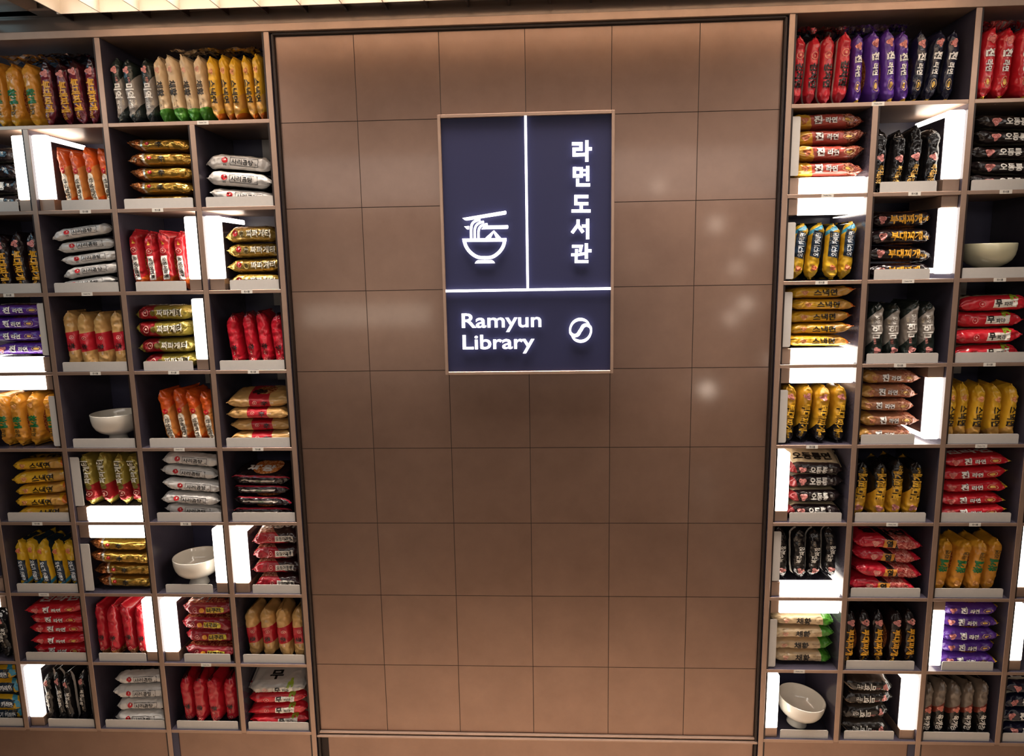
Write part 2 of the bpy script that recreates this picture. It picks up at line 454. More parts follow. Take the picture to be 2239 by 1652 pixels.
solid_text('letter', 'Ramyun', -0.2015, 0.0395, 1.5722, 0.0435, 0.013)
solid_text('letter', 'Library', -0.2005, 0.0180, 1.5067, 0.0435, 0.013)

# ------------------------------------------------------------------ noodle packs
PL, PT, PW = 0.19, 0.044, 0.124           # length, thickness, width of the standard pack
NEXP = 3.0
class Shape:
    def __init__(self, seed):
        rnd = random.Random(seed)
        self.o = Vector((rnd.uniform(-90, 90), rnd.uniform(-90, 90), rnd.uniform(-90, 90)))
        self.tip = (rnd.uniform(-0.006, 0.006), rnd.uniform(-0.006, 0.006))
        self.bow = rnd.uniform(-0.0015, 0.0015)
        self.fold = (rnd.uniform(0.0, 0.022), rnd.uniform(0.0, 0.022))
        self.twist = (rnd.uniform(-0.20, 0.20), rnd.uniform(-0.20, 0.20))
        self.start = (rnd.uniform(0.58, 0.74), rnd.uniform(0.58, 0.74))
    def T(self, u):
        e = abs(u); s = self.start[0 if u < 0 else 1]
        k = 0.0 if e < s else min((e - s) / (0.95 - s), 1.0)
        return 0.0009 + (PT / 2) * max(0.0, 1 - k ** 2.0) ** 0.62
    def point(self, u, th, out=0.0):
        e = abs(u); k = 0 if u < 0 else 1
        c, s = math.cos(th), math.sin(th)
        p = self.o
        n1 = noise.noise((p.x + u * 2.0, p.y + c * 0.9, p.z + s * 0.9))
        n2 = noise.noise((p.x + u * 6.5, p.y + 5 + c * 2.0, p.z + s * 2.0))
        n3 = abs(noise.noise((p.x + 9 + u * 3.6, p.y + c * 3.2 + u * 2.4, p.z + s * 3.2)))
        n4 = abs(noise.noise((p.x - 7 + u * 9.0, p.y + c * 5.0 - u * 5, p.z + s * 5.0)))
        T = self.T(u) * (1.03 + 0.05 * n1 + 0.04 * n2 - 0.20 * n3 * (0.25 + e * e))
        W = PW / 2 * (1 + 0.03 * e ** 4) * (1 + 0.04 * n2) - 0.010 * n3 * (0.25 + e) - 0.006 * n4 * (0.3 + e)
        W -= self.fold[k] * max(0, e - 0.72) / 0.28
        ac, as_ = abs(c), abs(s)
        y = -W * math.copysign(ac ** (2 / NEXP), c)
        z = T * math.copysign(as_ ** (2 / NEXP), s)
        ny, nz = -math.copysign(ac ** (2 - 2 / NEXP), c) / W, math.copysign(as_ ** (2 - 2 / NEXP), s) / max(T, 0.004)
        l = math.hypot(ny, nz) or 1.0
        y += out * ny / l; z += out * nz / l
        z += self.tip[k] * e ** 5 + self.bow * u * u + 0.004 * n2 * e * e + self.twist[k] * y * max(0, e - 0.55) / 0.45
        return (u * PL / 2 * (1 + 0.02 * n1 * e), y, z)

NU, NT_ = 54, 44
def body_mesh(name, shape, mat):
    verts, faces, uvs = [], [], []
    us = [math.sin(math.pi / 2 * (-1 + 2 * i / (NU - 1))) * 0.55 + 0.45 * (-1 + 2 * i / (NU - 1)) for i in range(NU)]
    for u in us:
        for j in range(NT_):
            verts.append(shape.point(u, -math.pi + 2 * math.pi * j / NT_))
    for i in range(NU - 1):
        for j in range(NT_):
            k = (j + 1) % NT_
            faces.append((i * NT_ + j, i * NT_ + k, (i + 1) * NT_ + k, (i + 1) * NT_ + j))
            uvs += [((us[i] + 1) / 2, j / NT_), ((us[i] + 1) / 2, (j + 1) / NT_), ((us[i + 1] + 1) / 2, (j + 1) / NT_), ((us[i + 1] + 1) / 2, j / NT_)]
    faces.append(tuple(range(NT_))); uvs += [(0, 0.5)] * NT_
    faces.append(tuple((NU - 1) * NT_ + j for j in range(NT_ - 1, -1, -1))); uvs += [(1, 0.5)] * NT_
    me = bpy.data.meshes.new(name); me.from_pydata(verts, [], faces)
    ul = me.uv_layers.new(name='UVMap')
    for i, uv in enumerate(uvs):
        ul.data[i].uv = uv
    me.polygons.foreach_set('use_smooth', [True] * len(me.polygons))
    me.materials.append(mat); me.update()
    return me

def ink(colour):
    return simple_mat('ink_' + colour.lstrip('#'), colour, 0.32, 0.0, 0.5)

class Decal:
    """flat print gathered in pack space, then laid on the pack's spine or on its broad face"""
    def __init__(self):
        self.items = []      # (layer, verts2d, faces, colour, part)
        self.part = 'label_patch'; self.ntext = 0
    def text(self, s, x, y, h, colour, outline=None, w=None, bold=0.02, rot=0):
        for lay, b, col in ((0, bold + 0.05, outline), (1, bold, colour)):
            if col is None: continue
            vs, fs, tw = text_geo(s, b)
            vs0, _, tw0 = text_geo(s, bold)
            kx = (w / tw0) if w else h
            hh = h
            q = [(vx * kx, vy * hh) for vx, vy in vs]
            if rot: q = [(-b_, a_) for a_, b_ in q] if rot > 0 else [(-a_, -b_) for a_, b_ in q]
            self.items.append((2 + lay, [(x + a_, y + b_) for a_, b_ in q], fs, col, ('printed_word', self.ntext)))
        self.ntext += 1
        return self
    def poly(self, pts, colour, layer=0):
        self.items.append((layer, pts, [tuple(range(len(pts)))], colour, (self.part, 0))); return self
    def disc(self, x, y, r, colour, layer=1, sx=1.0, sy=1.0, n=20):
        return self.poly([(x + r * sx * math.cos(2 * math.pi * i / n), y + r * sy * math.sin(2 * math.pi * i / n)) for i in range(n)], colour, layer)
    def ring(self, x, y, r, w, colour, sx=1.0, sy=1.0, n=20):
        vs, fs = [], []
        for i in range(n):
            a = 2 * math.pi * i / n
            vs += [(x + r * sx * math.cos(a), y + r * sy * math.sin(a)), (x + (r - w) * sx * math.cos(a), y + (r - w) * sy * math.sin(a))]
        for i in range(n):
            j = (i + 1) % n
            fs.append((2 * i, 2 * j, 2 * j + 1, 2 * i + 1))
        self.items.append((2, vs, fs, colour, (self.part, 0))); return self
    def trefoil(self, x, y, r, colour, line=None):
        n = 30
        self.part = 'printed_emblem'
        self.poly([(x + r * (0.82 + 0.2 * math.cos(3 * a - 1.5)) * math.cos(a), y + r * (0.82 + 0.2 * math.cos(3 * a - 1.5)) * math.sin(a)) for a in [2 * math.pi * i / n for i in range(n)]], colour, 1)
        if line:
            self.ring(x, y, r * 0.6, r * 0.14, line)
            self.ring(x, y, r * 0.28, r * 0.12, line)
        self.part = 'label_patch'
        return self
    def box(self, x0, x1, y0, y1, colour, skew=0.0, layer=0):
        return self.poly([(x0, y0), (x1, y0), (x1 + skew, y1), (x0 + skew, y1)], colour, layer)
    def frame(self, x0, x1, y0, y1, w, colour):
        self.part = 'title_frame'
        for b in ((x0, x1, y0, y0 + w), (x0, x1, y1 - w, y1), (x0, x0 + w, y0, y1), (x1 - w, x1, y0, y1)):
            self.box(*b, colour, 0, 1)
        self.part = 'label_patch'
        return self

def decal_mesh(name, items, shape, face=False):
    bm = bmesh.new(); mats = []
    for lay, vs, fs, col, _p in items:
        mt = ink(col)
        if mt not in mats: mats.append(mt)
        mi = mats.index(mt)
        b2 = bmesh.new()
        vv = [b2.verts.new((x, y, 0)) for x, y in vs]
        for f in fs:
            try: b2.faces.new([vv[i] for i in f])
            except ValueError: pass
        bmesh.ops.triangulate(b2, faces=b2.faces[:])
        for _ in range(5):
            es = [e for e in b2.edges if e.calc_length() > 0.0042]
            if not es: break
            bmesh.ops.subdivide_edges(b2, edges=es, cuts=1)
            bmesh.ops.triangulate(b2, faces=[f for f in b2.faces if len(f.verts) > 3])
        out = 0.0010 + 0.00022 * lay
        m = {}
        for v in b2.verts:
            u = max(-0.97, min(0.97, v.co.x / (PL / 2)))
            if face:
                phi = max(-0.93, min(0.93, -v.co.y / (PW / 2)))
                th = math.acos(math.copysign(abs(phi) ** (NEXP / 2), phi))
            else:
                phi = max(-0.97, min(0.97, v.co.y / max(shape.T(u), 0.004)))
                th = math.asin(math.copysign(abs(phi) ** (NEXP / 2), phi))
            m[v] = bm.verts.new(shape.point(u, th, out))
        for f in b2.faces:
            try:
                g = bm.faces.new([m[v] for v in f.verts]); g.material_index = mi; g.smooth = True
            except ValueError: pass
        b2.free()
    me = mesh_from_bm(name, bm, mats)
    return me

def film_material(name, d):
    m = bpy.data.materials.new(name); m.use_nodes = True
    nt = m.node_tree; b = nt.nodes['Principled BSDF']; L = nt.links.new
    def N(t, **kw):
        n = nt.nodes.new(t)
        for k, v in kw.items(): setattr(n, k, v)
        return n
    def M(op, a, bb):
        n = N('ShaderNodeMath', operation=op)
        for i, v in enumerate((a, bb)):
            if v is None: continue
            if isinstance(v, (int, float)): n.inputs[i].default_value = v
            else: L(v, n.inputs[i])
        return n.outputs[0]
    uv = N('ShaderNodeUVMap'); uv.uv_map = 'UVMap'
    sep = N('ShaderNodeSeparateXYZ'); L(uv.outputs[0], sep.inputs[0])
    u = sep.outputs[0]
    v = M('MULTIPLY', M('SUBTRACT', sep.outputs[1], 0.5), 2.0)
    tc = N('ShaderNodeTexCoord')
    food = None
    def food_colour():
        nonlocal food
        if food is None:
            n = N('ShaderNodeTexNoise'); n.inputs['Scale'].default_value = 95; n.inputs['Detail'].default_value = 5; n.inputs['Distortion'].default_value = 1.5
            L(tc.outputs['Object'], n.inputs['Vector'])
            rp = N('ShaderNodeValToRGB'); el = rp.color_ramp.elements
            cs = d.get('food', ['#5a2412', '#a8602a', '#d8a878'])
            el[0].position = 0.32; el[0].color = lin(cs[0]); el[1].position = 0.68; el[1].color = lin(cs[2])
            e = el.new(0.5); e.color = lin(cs[1])
            L(n.outputs['Fac'], rp.inputs[0]); food = rp.outputs[0]
        return food
    cur = None
    base = N('ShaderNodeRGB'); base.outputs[0].default_value = lin(d['base']); cur = base.outputs[0]
    def over(mask, col):
        nonlocal cur
        mx = N('ShaderNodeMix', data_type='RGBA')
        L(mask, mx.inputs['Factor']); L(cur, mx.inputs['A'])
        if col == 'food': L(food_colour(), mx.inputs['B'])
        else: mx.inputs['B'].default_value = lin(col)
        cur = mx.outputs['Result']
    for rg in d.get('regions', []):
        if rg[0] == 'v':
            _, lo, hi, col = rg
            mask = M('MULTIPLY', M('GREATER_THAN', v, lo), M('LESS_THAN', v, hi))
        elif rg[0] == 'face':
            _, ru, rv, col = rg
            a = M('DIVIDE', M('SUBTRACT', u, 0.56), ru); bq = M('DIVIDE', M('SUBTRACT', M('ABSOLUTE', v, None), 0.52), rv)
            mask = M('LESS_THAN', M('ADD', M('MULTIPLY', a, a), M('MULTIPLY', bq, bq)), 1.0)
        else:
            lo, hi, k, col = rg
            q = M('ADD', u, M('MULTIPLY', v, k))
            mask = M('MULTIPLY', M('GREATER_THAN', q, lo), M('LESS_THAN', q, hi))
        over(mask, col)
    L(cur, b.inputs['Base Color'])
    oi = N('ShaderNodeObjectInfo')
    add = N('ShaderNodeVectorMath', operation='ADD'); L(tc.outputs['Object'], add.inputs[0])
    cmb = N('ShaderNodeCombineXYZ'); L(M('MULTIPLY', oi.outputs['Random'], 17.0), cmb.inputs[0]); L(cmb.outputs[0], add.inputs[1])
    n = N('ShaderNodeTexNoise', noise_type='RIDGED_MULTIFRACTAL'); n.inputs['Scale'].default_value = 24; n.inputs['Detail'].default_value = 2.5; n.inputs['Distortion'].default_value = 1.2
    L(add.outputs[0], n.inputs['Vector'])
    bp = N('ShaderNodeBump'); bp.inputs['Strength'].default_value = 0.65; bp.inputs['Distance'].default_value = 0.004
    L(n.outputs['Fac'], bp.inputs['Height']); L(bp.outputs[0], b.inputs['Normal'])
    b.inputs['Roughness'].default_value = d.get('rough', 0.27)
    b.inputs['Metallic'].default_value = d.get('metal', 0.0)
    b.inputs['Specular IOR Level'].default_value = 0.55
    b.inputs['Coat Weight'].default_value = 0.25; b.inputs['Coat Roughness'].default_value = 0.12
    return m

PINK, WHITE, BLACK = '#d99088', '#e9e4dc', '#15100e'
def nong(dc, x, y, r, slit='#e9dcd0', col='#b8161e'):
    dc.part = 'printed_emblem'; dc.disc(x, y, r, col, 1); dc.disc(x + r * 0.1, y + r * 0.25, r * 0.36, slit, 2, 0.55, 1.0); dc.part = 'label_patch'; return dc
def ring_logo(dc, x, y, r, col='#e3a89c'):
    dc.part = 'printed_emblem'; dc.ring(x, y, r, r * 0.18, col); dc.disc(x, y, r * 0.32, col, 2); dc.part = 'label_patch'; return dc

DESIGNS = {}
def design(key, look, base, prints, title, regions=(), **kw):
    DESIGNS[key] = dict(look=look, base=base, prints=prints, title=title, regions=list(regions), **kw)

def p_sari(dc):
    nong(dc, -0.036, 0.003, 0.0085); dc.text('농심', -0.036, -0.0095, 0.0048, BLACK)
    dc.frame(-0.021, 0.058, -0.0105, 0.0115, 0.0011, BLACK)
    dc.text('사리곰탕', 0.014, 0.0005, 0.0145, BLACK, w=0.060); dc.text('면', 0.052, -0.004, 0.004, BLACK)
design('sari', 'white boxed-title noodle pack', '#d6d1cb', p_sari, ('사리곰탕', BLACK), [('v', -0.95, -0.30, '#171416'), ('v', 0.40, 0.62, '#2a2522')])
def p_shingold(dc):
    dc.text('辛', 0.004, 0.001, 0.021, BLACK, bold=0.012); nong(dc, -0.030, 0.004, 0.006); dc.text('농심', -0.019, 0.003, 0.004, '#5a1a12')
design('shin_gold', 'gold foil noodle pack', '#b98f3c', p_shingold, ('辛', BLACK), [(-0.1, 0.24, 0.10, 'food'), (0.24, 0.275, 0.10, '#e2d6c4')], metal=0.75, rough=0.24)
def p_ansung(dc):
    nong(dc, -0.024, 0.0, 0.0085, '#e0a070'); dc.box(-0.004, 0.066, -0.0098, 0.0098, '#e4d8c4'); dc.disc(-0.004, 0, 0.0098, '#e4d8c4', 0); dc.disc(0.066, 0, 0.0098, '#e4d8c4', 0)
    dc.text('안성탕면', 0.031, 0.0, 0.0135, BLACK, w=0.060)
design('ansung', 'orange noodle pack', '#d2571c', p_ansung, ('안성탕면', BLACK), [('face', 0.3, 0.2, 'food'), (0.36, 0.86, 0.25, '#c27a3a')])
def p_ojing(dc):
    ring_logo(dc, -0.030, 0.0, 0.0085); dc.box(-0.014, 0.062, -0.0095, 0.0095, '#e6dfd6'); dc.text('오징어짬뽕', 0.024, 0.0, 0.0125, BLACK, w=0.066)
    for i in range(7): dc.poly([(-0.062, 0.0), (-0.050, 0.002 + 0.001 * i), (-0.049, -0.003 + 0.002 * i)], '#d8a030', 1)
design('ojing', 'red white-label noodle pack', '#b8222a', p_ojing, ('오징어', WHITE), [(0.82, 1.1, 0.2, '#c2581e'), ('face', 0.3, 0.2, 'food')])
def p_jjapa(dc):
    nong(dc, -0.052, 0.003, 0.009); dc.text('농심', -0.052, -0.010, 0.004, '#6a1a12'); dc.disc(-0.027, 0.0, 0.0105, '#54461c'); dc.ring(-0.027, 0, 0.0088, 0.0014, '#b59a48')
    dc.text('짜파게티', 0.030, 0.001, 0.0215, '#efe8d4', '#463812', w=0.084)
design('jjapa', 'gold outlined-title noodle pack', '#a8893e', p_jjapa, ('짜파게티', '#efe8d4'), [('v', 0.35, 0.75, '#5a1c14')], metal=0.55, rough=0.26)
def p_jjapa2(dc):
    ring_logo(dc, -0.050, 0.001, 0.010, '#e8b0a0'); dc.disc(-0.026, 0.0, 0.009, '#6a5a22'); dc.text('짜파게티', 0.030, 0.001, 0.0215, '#efe8d4', '#463812', w=0.084)
design('jjapa_red', 'gold-and-red noodle pack', '#a2903f', p_jjapa2, ('짜파게티', '#efe8d4'), [(0.10, 0.40, 0.12, '#a02226')], metal=0.45, rough=0.28)
def p_shinred(dc):
    dc.text('辛', 0.022, 0.0, 0.022, BLACK, bold=0.012); ring_logo(dc, 0.064, 0.0, 0.006, '#e09a8c'); dc.text('매운맛', 0.042, -0.002, 0.004, '#e0a898', rot=0)
design('shin_red', 'plain red noodle pack', '#b71a2a', p_shinred, ('辛', BLACK), [(0.90, 1.2, 0.1, '#2a1214'), (-0.2, 0.06, 0.1, '#5a1018')])
design('shin_food', 'red picture-ended noodle pack', '#b71a2a', p_shinred, ('辛', BLACK), [(0.86, 1.2, 0.1, 'food')])
def p_shingm(dc):
    dc.text('辛', 0.018, 0.0, 0.021, BLACK, bold=0.012); ring_logo(dc, -0.010, 0.004, 0.006, '#e8b0a0'); dc.text('건면', 0.040, 0.002, 0.006, '#f0d8c8')
design('shin_gm', 'red-banded tan noodle pack', '#c59a5e', p_shingm, ('辛', BLACK), [(0.36, 0.68, 0.06, '#b4202c'), ('face', 0.16, 0.12, 'food')])
def p_jin(out, tre=PINK):
    def f(dc):
        dc.trefoil(-0.060, 0.0, 0.0125, tre, '#b05a58'); dc.text('진', -0.026, 0.001, 0.024, '#eeeae4', out, bold=0.045); dc.text('라면', 0.008, -0.001, 0.017, '#eeeae4', out, bold=0.03)
        dc.ring(0.050, 0.0, 0.010, 0.0012, '#c8a878', 1.5, 0.8); dc.disc(0.050, 0.0, 0.006, '#d8b05a', 1, 1.4, 0.7)
    return f
design('jin_purple', 'purple noodle pack', '#57308c', p_jin('#24103e'), ('진라면', WHITE), [(0.955, 1.2, 0.05, '#d8a828'), ('face', 0.26, 0.18, 'food')])
design('jin_navy', 'navy noodle pack', '#17172c', p_jin('#05050c'), ('진라면', WHITE), [(0.955, 1.2, 0.05, '#d8a828'), ('v', 0.34, 0.40, '#cfc6b2')])
design('jin_red', 'bright red noodle pack', '#bf1f2a', p_jin('#5a0c12', '#d8786c'), ('진라면', WHITE), [(0.955, 1.2, 0.05, '#d8a828')])
design('jin_yellow_red', 'yellow-ended russet noodle pack', '#a8483c', p_jin('#4a1410', '#c87a38'), ('진라면', WHITE), [(-0.1, 0.27, 0.12, '#d6a236'), (0.72, 1.2, 0.2, 'food')], food=['#3a1a16', '#8a3a2a', '#c89070'])
design('jin_brown', 'brown noodle pack', '#a06a4c', p_jin('#2a140c', '#c08a50'), ('진라면', WHITE), [(-0.1, 0.22, 0.12, '#c4934a'), (0.70, 1.2, 0.1, 'food')], food=['#7a3a28', '#a8644a', '#d0a080'])
def p_cham(dc):
    dc.text('참깨', 0.006, 0.001, 0.024, '#0d6a38', bold=0.045); dc.text('라면', 0.046, -0.002, 0.015, '#4a4020'); dc.trefoil(-0.052, 0.0, 0.0105, '#dca05a', '#b06a34')
design('cham', 'amber green-lettered noodle pack', '#cc8a2e', p_cham, ('참깨라면', '#0d6a38'), [('face', 0.28, 0.2, 'food'), (0.90, 1.2, 0.1, '#d89a2c')])
def p_budae(col, out=None, x=0.010):
    def f(dc):
        dc.trefoil(-0.058, 0.0, 0.0125, PINK, '#b06058'); dc.text('부대찌개', x, 0.0, 0.024, col, out, w=0.092, bold=0.04); dc.text('라면', 0.068, -0.003, 0.010, col)
    return f
design('budae_black', 'black yellow-lettered noodle pack', '#1c1012', p_budae('#dd9f24'), ('부대찌개', '#dd9f24'), [('face', 0.25, 0.2, 'food')])
design('budae_red', 'maroon yellow-lettered noodle pack', '#6a1c2a', p_budae('#dd9f24'), ('부대찌개', '#dd9f24'), [(-0.1, 0.2, 0.3, '#2a1014'), ('v', 0.2, 0.8, '#3a1218')])
design('budae_yellow', 'yellow-and-black noodle pack', '#cb9626', p_budae('#d8a42a', '#15100c', 0.012), ('부대찌개', BLACK), [(0.60, 1.3, 0.5, '#15110f')])
def p_miyeok(dc):
    dc.trefoil(-0.058, 0.0, 0.0115, PINK, '#b06a68'); dc.text('미역', 0.002, 0.002, 0.024, '#e4e0d8', bold=0.03); dc.text('라면', 0.040, 0.0, 0.013, '#e4e0d8'); dc.text('오뚜기', -0.028, 0.006, 0.007, '#c87a70'); dc.text('쇠고기', 0.036, 0.013, 0.005, '#c0b090')
design('miyeok', 'dark green-grey noodle pack', '#1e2622', p_miyeok, ('미역', WHITE), [(0.42, 0.86, 0.45, '#8c837a')])
design('miyeok_tan', 'black-and-taupe noodle pack', '#1f1a17', p_miyeok, ('미역', WHITE), [('v', 0.16, 0.75, '#a08c78')])
def p_chae(dc):
    dc.text('채황', 0.000, -0.001, 0.024, '#1e1712', bold=0.03, w=0.044); dc.text('채소라면', 0.043, 0.004, 0.006, '#8a7050'); dc.text('100%', 0.043, -0.004, 0.004, '#8a7050'); dc.trefoil(-0.052, -0.001, 0.010, '#d8a888', '#c88878')
design('chae', 'green-ended beige noodle pack', '#cbb089', p_chae, ('채황', '#1e1712'), [(0.80, 1.3, 0.05, '#4a8a2a')])
def p_snack(dc):
    dc.text('스낵면', 0.012, 0.0, 0.025, '#1c1408', bold=0.03, w=0.066); dc.trefoil(-0.046, 0.0, 0.0115, '#dba05c', '#c0604a')
design('snack', 'yellow noodle pack', '#d6a42a', p_snack, ('스낵면', '#1c1408'), [(0.92, 1.2, 0.15, '#cc6a22'), (0.70, 0.92, 0.35, '#c29248')])
def p_curry(dc):
    dc.box(-0.024, 0.062, -0.0145, 0.0145, '#1a2c3e', 0.007); dc.text('오뚜기 카레면', 0.022, 0.0, 0.0165, '#e4e8ea', w=0.078, bold=0.03); dc.trefoil(-0.056, -0.001, 0.0115, '#d88a50', '#b8483a')
design('curry', 'yellow navy-label noodle pack', '#d2a627', p_curry, ('카레면', '#1a2c3e'), [(0.87, 0.95, 0.3, '#3a98b8'), ('v', 0.34, 0.7, '#22303a')])
def p_buk(dc):
    dc.trefoil(-0.060, 0.0, 0.0115, PINK, '#b06a68'); dc.text('북경', -0.016, 0.004, 0.015, '#dcd6cc', bold=0.03); dc.text('짜장', 0.014, -0.004, 0.017, '#dcd6cc', bold=0.03); dc.text('진한 맛', 0.044, 0.003, 0.006, '#a89a88')
design('buk', 'glossy black noodle pack', '#141214', p_buk, ('북경짜장', WHITE), [('v', 0.34, 0.40, '#d6cfc4')], rough=0.2)
def p_odong(dc):
    dc.trefoil(-0.044, 0.0, 0.0135, PINK, '#b05a58'); dc.text('오동통', 0.010, 0.001, 0.023, '#e6e2da', '#2a2422', w=0.060, bold=0.035); dc.text('면', 0.052, 0.004, 0.008, '#e6e2da')
design('odong', 'black pink-emblem noodle pack', '#1e1616', p_odong, ('오동통면', WHITE), [('v', 0.36, 0.46, '#b0a48c')])
design('odong_red', 'black beige-edged noodle pack', '#241819', p_odong, ('오동통면', BLACK), [('v', 0.30, 0.80, '#b7a686'), (-0.1, 0.16, 0.2, '#8a2a2c')])
def p_mupa(dc):
    ring_logo(dc, -0.034, -0.001, 0.0085, '#e59a92'); dc.box(-0.006, 0.056, -0.0115, 0.0105, '#e2dcd0', 0.003); dc.text('무', 0.008, 0.001, 0.020, BLACK, bold=0.04); dc.text('파마', 0.034, -0.002, 0.012, BLACK, bold=0.02)
    for a in range(5): dc.disc(0.050 + 0.007 * math.cos(a * 1.3), 0.016 + 0.004 * math.sin(a * 2.1), 0.0045, '#93a42c', 1)
design('mupa', 'scarlet white-label noodle pack', '#c4222e', p_mupa, ('무파마', BLACK), [('v', 0.38, 0.72, '#b09a80')])
design('mupa_grey', 'pale grey noodle pack', '#b4aea6', p_mupa, ('무', BLACK), [('v', -0.9, -0.2, '#b02a30')])
def p_neo(dc):
    dc.disc(-0.018, 0.0, 0.0075, '#d8902a', 1, 1.3, 1.0); dc.box(-0.004, 0.052, -0.0095, 0.0095, '#c8a83a', 0.002); dc.disc(0.052, 0.0, 0.0095, '#c8c03a', 0); dc.text('너구리', 0.024, 0.0, 0.0155, BLACK, w=0.048, bold=0.04); ring_logo(dc, -0.044, -0.001, 0.008, '#d8908a')
design('neo', 'maroon yellow-tag noodle pack', '#8c1c26', p_neo, ('너구리', BLACK), [('v', 0.28, 0.8, 'food'), ('v', -0.8, -0.3, '#6a1820')], food=['#4a1014', '#8a2c20', '#c88a5a'])
def p_yeul(dc):
    dc.trefoil(-0.036, -0.001, 0.0125, '#d8756c', '#e8b0a0'); dc.box(-0.016, 0.018, -0.012, 0.012, '#d08a30', 0.004); dc.text('열', 0.002, 0.0, 0.021, BLACK, '#e0a030', bold=0.05)
design('yeul', 'crimson flame noodle pack', '#bd1d30', p_yeul, ('열라면', BLACK), [(0.50, 0.62, 0.25, '#1c1012'), (0.62, 0.90, 0.25, 'food')], food=['#7a1c20', '#b85048', '#e0a898'])
def p_kimchi(dc):
    dc.text('김치면', 0.016, 0.0, 0.024, '#1c0e0e', bold=0.05, w=0.066); ring_logo(dc, -0.038, 0.0, 0.0105, '#d88a70')
design('kimchi', 'red black-lettered noodle pack', '#b4232e', p_kimchi, ('김치면', BLACK), [('v', -0.40, -0.33, '#d8ccc0'), ('v', 0.36, 0.7, '#7a1a22')])
def p_blackred(dc):
    dc.box(-0.060, 0.050, -0.003, 0.004, '#cbbfb2', 0.004); dc.text('짜왕', 0.0, 0.0005, 0.006, '#2a6a3a', w=0.02)
design('blackred', 'black red-striped noodle pack', '#1c1014', p_blackred, ('짜왕', WHITE), [('v', 0.14, 0.22, '#b42c3c'), ('face', 0.24, 0.22, 'food')], food=['#8a3418', '#d07a34', '#e8c090'])
def p_ojdark(dc):
    ring_logo(dc, -0.022, 0.0, 0.008, '#d89088'); dc.box(-0.004, 0.064, -0.0085, 0.0085, '#ddd4c8'); dc.text('오징어짬뽕', 0.030, 0.0, 0.0125, BLACK, w=0.060)
design('ojing_dark', 'dark red picture noodle pack', '#9c1c28', p_ojdark, ('오징어', WHITE), [('v', 0.24, 0.85, 'food'), (0.60, 1.2, 0.5, '#2a1414')], food=['#3a1814', '#8a4a34', '#c8a088'])
def p_yuk(dc):
    dc.trefoil(-0.006, 0.0, 0.0120, '#d8806c', '#b04a40'); dc.text('육개장', 0.042, 0.0, 0.020, '#ddd6cc', bold=0.03, w=0.058)
design('yuk', 'smoky grey-black noodle pack', '#1b1715', p_yuk, ('육개장', WHITE), [(-0.1, 0.40, 0.30, '#75675a'), (0.40, 0.50, 0.30, '#7a3426')])
def p_bgold(dc):
    dc.trefoil(-0.006, 0.0, 0.0125, PINK, '#b06a68'); dc.text('북경', 0.030, 0.003, 0.016, '#c89a4a', bold=0.03); dc.text('짜장', 0.056, -0.003, 0.016, '#c89a4a', bold=0.03)
design('bgold', 'black gold-lettered noodle pack', '#100e0f', p_bgold, ('북경짜장', '#c89a4a'), [('v', 0.36, 0.44, '#8a7a6c')], rough=0.18)

VARIANTS = {}
NVAR = 3
def variant(key, i):
    k = (key, i % NVAR)
    if k not in VARIANTS:
        d = DESIGNS[key]
        if 'mat' not in d: d['mat'] = film_material('film_' + key, d)
        sh = Shape(hash_str(key) * 7 + (i % NVAR) * 31)
        dc = Decal(); d['prints'](dc)
        parts = {}
        for q in dc.items: parts.setdefault(q[4], []).append(q)
        VARIANTS[k] = dict(shape=sh, body=body_mesh('wrapper', sh, d['mat']), face=None,
                           prints=[(pn[0], decal_mesh(pn[0], its, sh)) for pn, its in parts.items()])
    return VARIANTS[k]
def hash_str(s):
    h = 7
    for ch in s: h = (h * 31 + ord(ch)) % 9973
    return h
def face_print(key, i):
    v = variant(key, i)
    if v['face'] is None:
        t, col = DESIGNS[key]['title']
        dc = Decal(); dc.text(t, -0.005, -0.012, 0.040, col, w=min(0.13, 0.045 * len(t)), bold=0.04)
        v['face'] = decal_mesh('face_print', dc.items, v['shape'], True)
    return v['face']

PACKS = []
import numpy as np
def sample_points(key, i):
    """vertices and face centres of a pack's wrapper"""
    v = variant(key, i)
    if 'pts' not in v:
        me = v['body']
        co = np.empty(len(me.vertices) * 3); me.vertices.foreach_get('co', co); co = co.reshape(-1, 3)
        ce = np.empty(len(me.polygons) * 3); me.polygons.foreach_get('center', ce)
        v['pts'] = np.vstack((co, ce.reshape(-1, 3)))
    return v['pts']
CORE = 0.86                               # the soft crimped ends beyond this do not hold packs apart
def core_mask(key, i):
    return np.abs(sample_points(key, i)[:, 0]) < CORE * PL / 2
def rotated(key, i, rot, L, T):
    m = np.array(Matrix.LocRotScale(None, bpy_euler(rot), Vector((L / PL, 1.0, T / PT))).to_3x3())
    return sample_points(key, i) @ m.T
def bpy_euler(rot):
    from mathutils import Euler
    return Euler(rot, 'XYZ')

def pack(key, i, loc, rot, L, T, label, group, top=False):
    """one noodle pack; loc is the centre of the pack"""
    v = variant(key, i)
    o = empty('noodle_pack', loc, rot)
    o.scale = (L / PL, 1.0, T / PT)
    tag(o, label, 'noodle pack', group)
    link_mesh('wrapper', v['body'], o)
    for pn, me in v['prints']: link_mesh(pn, me, o)
    if top: link_mesh('face_print', face_print(key, i), o)
    PACKS.append(o)
    return o

